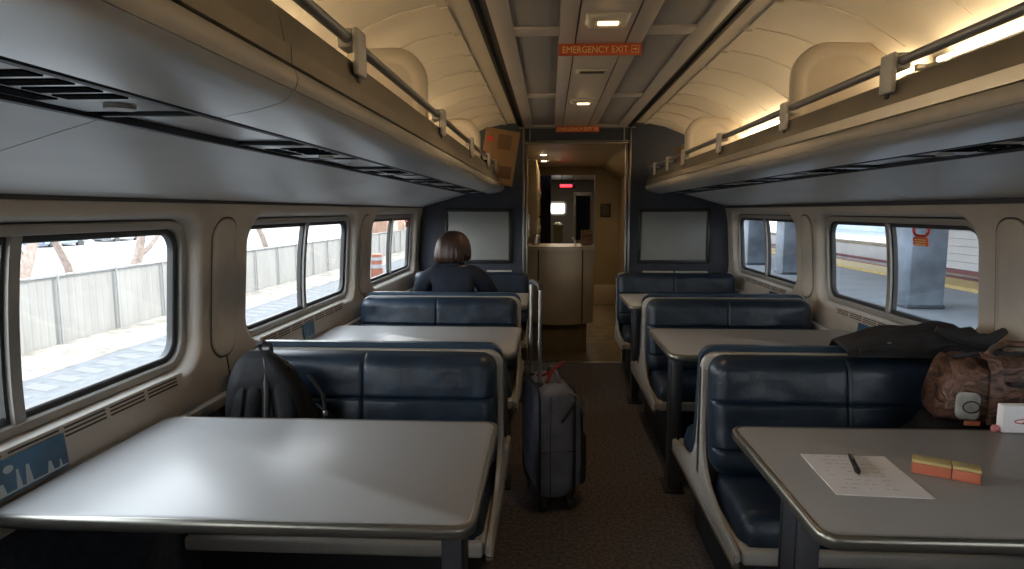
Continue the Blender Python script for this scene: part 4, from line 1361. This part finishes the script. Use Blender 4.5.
bm = B(); lathe(bm, [(.012, 1.22), (.02, 1.235), (.012, 1.25)]); obj('lid_knob', bm, M['black'], t)
bm = B(); tube(bm, [(0, -.085, .75), (0, -.12, .75), (0, -.125, .72)], .012, 8); obj('tap', bm, M['steel'], t)
t = thing('door_window', 'small bright rounded window in the far end door of the next coach', 'window', (-.03, 15.495, 1.46))
bm = B(); loops(bm, [[(u, y, v) for u, v in rrect(.17, .13, .05, 6)] for y in (-.012, -.004)], True, True); obj('pane', bm, emit('daylight_pane', (.95, .97, 1.0), 1.6), t)
bm = B()
loops(bm, [[(u, y, v) for u, v in rrect(a, b, r, 6)] for a, b, r, y in ((.21, .17, .08, 0), (.21, .17, .08, -.03), (.165, .125, .05, -.03), (.165, .125, .05, 0))]); obj('frame', bm, M['steel'], t)

# ------------------------------------------------------------------ outside
GZ = -1.45
M['ground'] = mat('gravel_ground', (0.079, 0.076, 0.074), .95, var=.25, vscale=3, bump=.5, bscale=20)
M['road'] = mat('asphalt', (.072, .078, .087), .9, var=.15, vscale=5)
M['verge'] = mat('dry_grass', (.155, .143, .125), .95, var=.35, vscale=2.5)
M['road_light_stripe'] = mat('road_sunlit', (.088, .09, .092), .8)  # paler asphalt tone for the sunlit gaps between shadows
M['fence'] = mat('fence_slats', (.20, .195, .185), .8, var=.10, vscale=2.2, stretch=(.3, 1, .25))
M['fence_post'] = mat('fence_post', (.22, .22, .215), .6)
M['bark'] = mat('pale_bark', (.20, .155, .13), .9, var=.2, vscale=10)
M['twig'] = mat('twigs', (.22, .175, .15), .9)
M['snow'] = mat('far_bank', (.17, .17, .18), .9, var=.1, vscale=.3)
M['concrete'] = mat('platform_concrete', (.15, .17, .195), .8, var=.14, vscale=1.2)
M['pillar'] = mat('pillar_paint', (.115, .14, .175), .55, var=.35, vscale=2.2)
M['yellow'] = mat('platform_yellow', (.32, .235, .085), .7, var=.1)
M['siding'] = mat('white_siding', (0.256, 0.260, 0.272), .6, var=.05, vscale=2)
M['tan'] = mat('tan_wall', (0.173, 0.145, 0.104), .8, var=.15, vscale=1.5)
M['maroon'] = mat('maroon_band', (0.099, 0.021, 0.025), .7)
M['far_dark'] = mat('dark_cladding', (0.031, 0.041, 0.054), .7, var=.2)

gr = struct(obj('ground', (lambda bm: (box(bm, -90, -1.7, -60, 120, GZ - .3, GZ), bm)[1])(B()), M['ground'], None, False))
gb = struct(obj('ground_bank', (lambda bm: (prism(bm, [(10.5, GZ - .05), (11.5, GZ + .06), (30, GZ + .2), (60, -.6), (90, -.2), (90, GZ - .3), (10.5, GZ - .3)], 'y', -60, 120, -1), bm)[1])(B()), M['snow'], None, False))
rd = struct(obj('road', (lambda bm: (box(bm, -9.0, -3.2, -60, 120, GZ - .1, GZ + .012), bm)[1])(B()), M['road'], None, False))
vg = struct(obj('verge_ground', (lambda bm: (prism(bm, [(9.0, GZ - .05), (9.0, GZ + .02), (9.6, GZ + .10), (10.25, GZ + .14), (10.25, GZ - .05)], 'y', -60, 120, -1), bm)[1])(B()), M['verge'], None, False))
bm = B()
for k in range(40):
    y = 6 + k * .55
    bm.faces.new([bm.verts.new(p) for p in ((-8.15, y, GZ + .016), (-8.75, y + .2, GZ + .016), (-8.75, y + .48, GZ + .016), (-8.15, y + .28, GZ + .016))])
obj('road_light_stripes', bm, M['road_light_stripe'], rd, False, recalc=False)  # pale dashes paint the striped sun and shadow onto the road

t = thing('chain_link_fence', 'long pale slatted fence with posts along the tracks outside the left windows', 'fence', (-10.3, 0, GZ))
bm = B()
y = -14.
pts = []
while y < 70:
    pts += [(0.0, y), (.004, y + .03), (.004, y + .15), (0, y + .18)]; y += .2
prism(bm, strip_poly(pts, .02), 'z', .12, 1.52)
obj('slat_panel', bm, M['fence'], t, False)
for k in range(46):
    bm = B(); y = -12.2 + k * 1.75
    lathe(bm, [(.022, .1), (.022, 1.62), (.018, 1.65), (.006, 1.66)], (.05, y, 0), 8)
    obj('post', bm, M['fence_post'], t)
bm = B(); tube(bm, [(.04, -14, 1.55), (.04, 69, 1.55)], .018, 8); obj('top_rail', bm, M['fence_post'], t)

def tree(x, y, h, lean, seed, label):
    rng = random.Random(seed)
    t = thing('bare_tree', label, 'tree', (x, y, GZ + .05), group='bare trees behind the fence')
    bm = B(); bt = B()
    def branch(p, d, L, r, lev):
        n = 5
        pts = [Vector(p)]
        dd = Vector(d)
        for i in range(n):
            dd = (dd + Vector((rng.uniform(-.18, .18), rng.uniform(-.18, .18), rng.uniform(-.02, .16)))).normalized()
            pts.append(pts[-1] + dd * L / n)
        tube(bm if lev < 2 else bt, pts, r, 7 if lev < 2 else 4, rf=lambda q: 1 - .65 * q)
        if lev < 4:
            for k in range((4, 4, 4, 3)[lev]):
                i = rng.randint(2 if lev == 0 else 1, n)
                a = Vector((rng.uniform(-1, 1), rng.uniform(-1, 1), rng.uniform(-.1, .9))).normalized()
                branch(pts[i], (dd * .6 + a).normalized(), L * rng.uniform(.5, .72), r * .42, lev + 1)
    branch((0, 0, -.1), (lean[0], lean[1], 1), h, .19, 0)
    obj('trunk', bm, M['bark'], t); obj('twig_crown', bt, M['twig'], t)
for i, (x, y, h, ln, lb) in enumerate(((-13.5, 14.6, 4.2, (.1, .42), 'leaning bare tree behind the fence, in the near left window'), (-18.5, 23.2, 4.4, (.05, -.1), 'bare tree with upright trunk behind the fence, in the near left window'), (-13.2, 18.4, 4.0, (0, .35), 'forked bare tree behind the fence near the right rim of the near left window'),
        (-13.5, 25.5, 4.0, (.1, .1), 'bare tree behind the fence seen through the middle left window'), (-14.5, 31.5, 4.2, (0, -.1), 'bare tree behind the fence in the right pane of the middle left window'), (-13, 41, 4.5, (.1, 0), 'bare tree behind the fence in the left pane of the far left window'), (-14, 58, 4.8, (0, .1), 'bare tree behind the fence in the right pane of the far left window'))):
    tree(x, y, h, ln, i + 3, lb)
def car(x, y, m, label):
    t = thing('parked_car', label, 'car', (x, y, GZ + .12))
    bm = B()
    side = [(-2.1, .35), (-2.15, .75), (-1.3, .92), (-.75, 1.38), (.75, 1.42), (1.4, .98), (2.05, .85), (2.1, .35)]
    t2 = bmesh.new(); prism(t2, side, 'x', -.85, .85); bmesh.ops.bevel(t2, geom=t2.edges[:], offset=.08, segments=2, affect='EDGES'); merge(bm, t2)
    obj('car_body', bm, m, t)
    for sx in (-.8, .8):
        for yy in (-1.3, 1.3):
            bm = B(); lathe(bm, [(.18, -.1), (.32, -.09), (.33, 0), (.32, .09), (.18, .1)], (sx, yy, .33), 18, 'x'); obj('wheel', bm, M['black'], t)
    bm = B(); box(bm, -.86, .86, -.62, .62, .98, 1.28, .03); obj('side_window', bm, M['far_dark'], t)
car(-36, 44, mat('car_blue', (.16, .20, .25), .4), 'pale blue parked car far beyond the fence in the near left window')
car(-37, 52, mat('car_grey', (.24, .245, .25), .4), 'grey parked car far beyond the fence, right of the blue one')
# red barrier and brown shed beyond the far left window
t = thing('brick_shed', 'reddish brown shed behind the fence seen through the far left window', 'shed', (-13.2, 49, GZ))
bm = B(); box(bm, -1.5, 1.5, -5, 5, 0, 3.0, .02); obj('walls', bm, mat('shed_brick', (.28, .17, .12), .9, var=.2, vscale=3), t)
bm = B(); prism(bm, [(-1.8, 2.95), (1.8, 2.95), (0, 3.7)], 'y', -5.3, 5.3); obj('roof', bm, mat('shed_roof', (.2, .15, .13), .8), t)
bm = B(); box(bm, 1.49, 1.56, -3.5, -2.0, .0, 2.1, .02); box(bm, 1.49, 1.56, 0, 3, 1.0, 2.0, .02); obj('shutter', bm, mat('shed_shutter', (.3, .25, .22), .7), t)
t = thing('traffic_barrel', 'orange red traffic barrel beside the road outside the far left window', 'barrel', (-7.6, 26.5, GZ + .013))
bm = B(); lathe(bm, [(.33, 0), (.33, .05), (.27, .06), (.25, .5), (.22, 1.0), (.10, 1.05)]); obj('drum', bm, mat('barrel_orange', (.22, .07, .035), .6), t)
bm = B(); lathe(bm, [(.262, .42), (.262, .58), (.255, .58)]); lathe(bm, [(.245, .75), (.245, .88), (.236, .88)]); obj('white_band', bm, M['siding'], t)

# platform side
bm = B(); box(bm, 1.78, 9.0, -30, 90, -1.4, -.05); pl = struct(obj('ground_platform', bm, M['concrete'], None, False))
bm = B(); box(bm, 7.35, 8.2, -30, 90, -.05, .012, .0); kb = struct(obj('kerb', bm, M['yellow'], None, False)); bm = B(); box(bm, 8.2, 8.42, -30, 90, -.05, .03); obj('kerb_edge', bm, M['maroon'], kb, False)
bm = B(); box(bm, 9.0, 60, -30, 90, -1.6, -.12); struct(obj('ground_station', bm, M['concrete'], None, False))
for i, (y, lb) in enumerate(((4.7, 'nearest platform pillar, outside beyond the right edge of the big right window'), (9.82, 'blue grey pillar filling most of the right pane of the big right window'), (14.95, 'second blue grey pillar on the platform, in the near pane of the far right window'), (17.55, 'third blue grey pillar on the platform, in the far pane of the far right window'), (24.2, 'distant blue grey pillar at the far end of the platform'))):
    t = thing('platform_pillar', lb, 'pillar', (5.37, y, -.05), group='platform pillars')
    bm = B(); box(bm, -.26, .26, -.26, .26, 0, 4.6, .03, 2); obj('shaft', bm, M['pillar'], t)
    bm = B(); box(bm, -.275, .275, -.275, .275, 0, .06, .02, 2); obj('footing', bm, M['far_dark'], t)
    bm = B(); box(bm, -.30, .30, -.30, .30, 4.45, 4.62, .02); obj('capital', bm, M['pillar'], t)
t = thing('sun_block_canopy', 'unseen canopy slab added over the right platform to block the sun', 'canopy', (5.3, 12, 4.575))  # out-of-view slab, added to keep the sun out of the right windows
bm = B(); box(bm, -2.9, 7.0, -20, 60, .0, .35, .02); obj('sun_block_slab', bm, M['concrete'], t)
bm = B(); box(bm, -2.95, -2.85, -20, 60, -.15, .38, .01); box(bm, 6.95, 7.05, -20, 60, -.15, .38, .01); obj('sun_block_edge', bm, M['pillar'], t)
t = thing('station_building', 'white sided building with a maroon base band across the platform', 'building', (9.4, 9, -.12))
bm = B()
z = .16
poly = [(0, .0)]
pts = []
while z < 4.2:
    pts += [(0.0, z), (.03, z + .004), (.008, z + .17)]; z += .18
poly = [(.4, .16)] + [( -q[0], q[1]) for q in pts] + [(.4, z)]
prism(bm, poly, 'y', -23, 7.2)
obj('siding_wall', bm, M['siding'], t, False)
bm = B(); box(bm, -.04, .4, -23, 7.2, .06, .155); obj('base_band', bm, M['maroon'], t)
bm = B(); box(bm, -.02, .4, -23, 7.2, 0, .055); obj('footing', bm, M['tan'], t)
bm = B(); box(bm, -.05, -.034, 3.0, 6.5, 1.12, 1.45, .004); obj('pink_sign', bm, mat('pink_board', (.55, .36, .38), .6), t)
t = thing('low_wall', 'white low wall with a maroon band across the platform, in the left pane of the big right window', 'wall', (9.4, 21.8, -.12))
bm = B(); box(bm, 0, .3, -5.5, 40, 0, .50, .01); obj('wall_body', bm, M['siding'], t)
bm = B(); box(bm, -.03, .0, -5.5, 40, .05, .12, .004); obj('maroon_band', bm, M['maroon'], t)
bm = B(); box(bm, -.05, .35, -5.5, 40, .50, .57, .01); obj('coping', bm, M['tan'], t)
for i, (x, y, w, m, lb) in enumerate(((12.2, 21.5, .5, 'siding', 'white gate post beyond the low wall across the platform'), (12.5, 19.5, .12, 'far_dark', 'thin dark lamp post beyond the low wall across the platform'))):
    t = thing('post', lb, 'post', (x, y, -.12))
    if i == 0:
        bm = B(); box(bm, -w, w, -w, w, 0, 2.6, .03); obj('shaft', bm, M[m], t); bm = B(); box(bm, -w - .08, w + .08, -w - .08, w + .08, 2.6, 2.75, .02); obj('cap', bm, M[m], t)
    else:
        bm = B(); lathe(bm, [(.16, 0), (.16, .4), (.09, .5), (.08, 5.0), (.02, 5.05)]); obj('shaft', bm, M[m], t); bm = B(); lathe(bm, [(.05, 5.05), (.28, 5.15), (.28, 5.3), (.05, 5.5)]); obj('lamp_head', bm, M['siding'], t)
t = thing('far_building', 'long blue grey building far across the tracks, seen through the right windows', 'building', (24, 26, -.2))
bm = B(); box(bm, 0, 6, -30, 40, 0, 7, .02); obj('walls', bm, mat('far_wall', (.30, .36, .44), .8, var=.15, vscale=.4), t)
bm = B()
for k in range(12): box(bm, -.03, .01, -27 + k * 5, -24.5 + k * 5, 1.6, 3.4)
obj('window_band', bm, M['far_dark'], t)
bm = B(); box(bm, -.3, 6.3, -30.3, 40.3, 7, 7.3, .02); obj('roof', bm, M['far_dark'], t)

# ------------------------------------------------------------------ light
w = bpy.data.worlds.new('World'); S.world = w; w.use_nodes = True
nt = w.node_tree
bg = nt.nodes['Background']
tc = nt.nodes.new('ShaderNodeTexCoord')
sp = nt.nodes.new('ShaderNodeSeparateXYZ'); nt.links.new(tc.outputs['Generated'], sp.inputs[0])
rp = nt.nodes.new('ShaderNodeValToRGB'); nt.links.new(sp.outputs['Z'], rp.inputs[0])
rp.color_ramp.elements[0].position = 0; rp.color_ramp.elements[0].color = (1.0, .98, .95, 1)
rp.color_ramp.elements[1].position = .6; rp.color_ramp.elements[1].color = (.80, .89, 1.0, 1)
nt.links.new(rp.outputs[0], bg.inputs['Color'])
bg.inputs['Strength'].default_value = 3.0

sun = bpy.data.lights.new('sun', 'SUN'); sun.energy = 4.0; sun.angle = R(.6); sun.color = (1, .93, .82)
so = bpy.data.objects.new('sun', sun); COL.objects.link(so)
so.rotation_euler = Vector((-.42, -.62, -.66)).to_track_quat('-Z', 'Y').to_euler()

def lamp(name, kind, loc, energy, col, size=.1, rot=None, sy=None):
    l = bpy.data.lights.new(name, kind); l.energy = energy; l.color = col
    if kind == 'AREA':
        l.size = size
        if sy: l.shape = 'RECTANGLE'; l.size_y = sy
    else: l.shadow_soft_size = size
    o = bpy.data.objects.new(name, l); COL.objects.link(o); o.location = loc
    if rot: o.rotation_euler = rot
    return o
for y in (2.55, 4.39): lamp('ceiling_glow', 'SPOT', (0, y, 2.10), 3, (1, .68, .38), .03).data.spot_size = R(120)
for y in (7.35, 8.25): lamp('downlight_glow', 'SPOT', (-.30, y, 2.02), 2.5, (1, .70, .38), .03).data.spot_size = R(140)
lamp('coach_light', 'AREA', (0, 12.5, 2.13), 9, (1, .85, .65), .8, None, 3)
lamp('galley_light', 'AREA', (.35, 7.6, 2.04), 1.2, (1, .72, .40), .3, None, 2)

# ------------------------------------------------------------------ camera
cam = bpy.data.cameras.new('camera'); co = bpy.data.objects.new('camera', cam); COL.objects.link(co)
cam.sensor_width = 36; cam.lens = 36 * 630 / 1024
cam.shift_x = -6 / 1024
cam.clip_start = .02; cam.clip_end = 300
co.location = (-.22, 0, 1.40)
co.rotation_euler = (PI / 2 - .11614, 0, .05041)
S.camera = co

vs = S.view_settings
S.display_settings.display_device = 'sRGB'
vs.view_transform = 'Standard'; vs.look = 'None'; vs.gamma = 1; vs.exposure = 1.5; vs.use_curve_mapping = False
S.cycles.max_bounces = 10; S.cycles.diffuse_bounces = 6; S.cycles.glossy_bounces = 5; S.cycles.transparent_max_bounces = 12
S.cycles.sample_clamp_indirect = 6
S.cycles.use_denoising = True
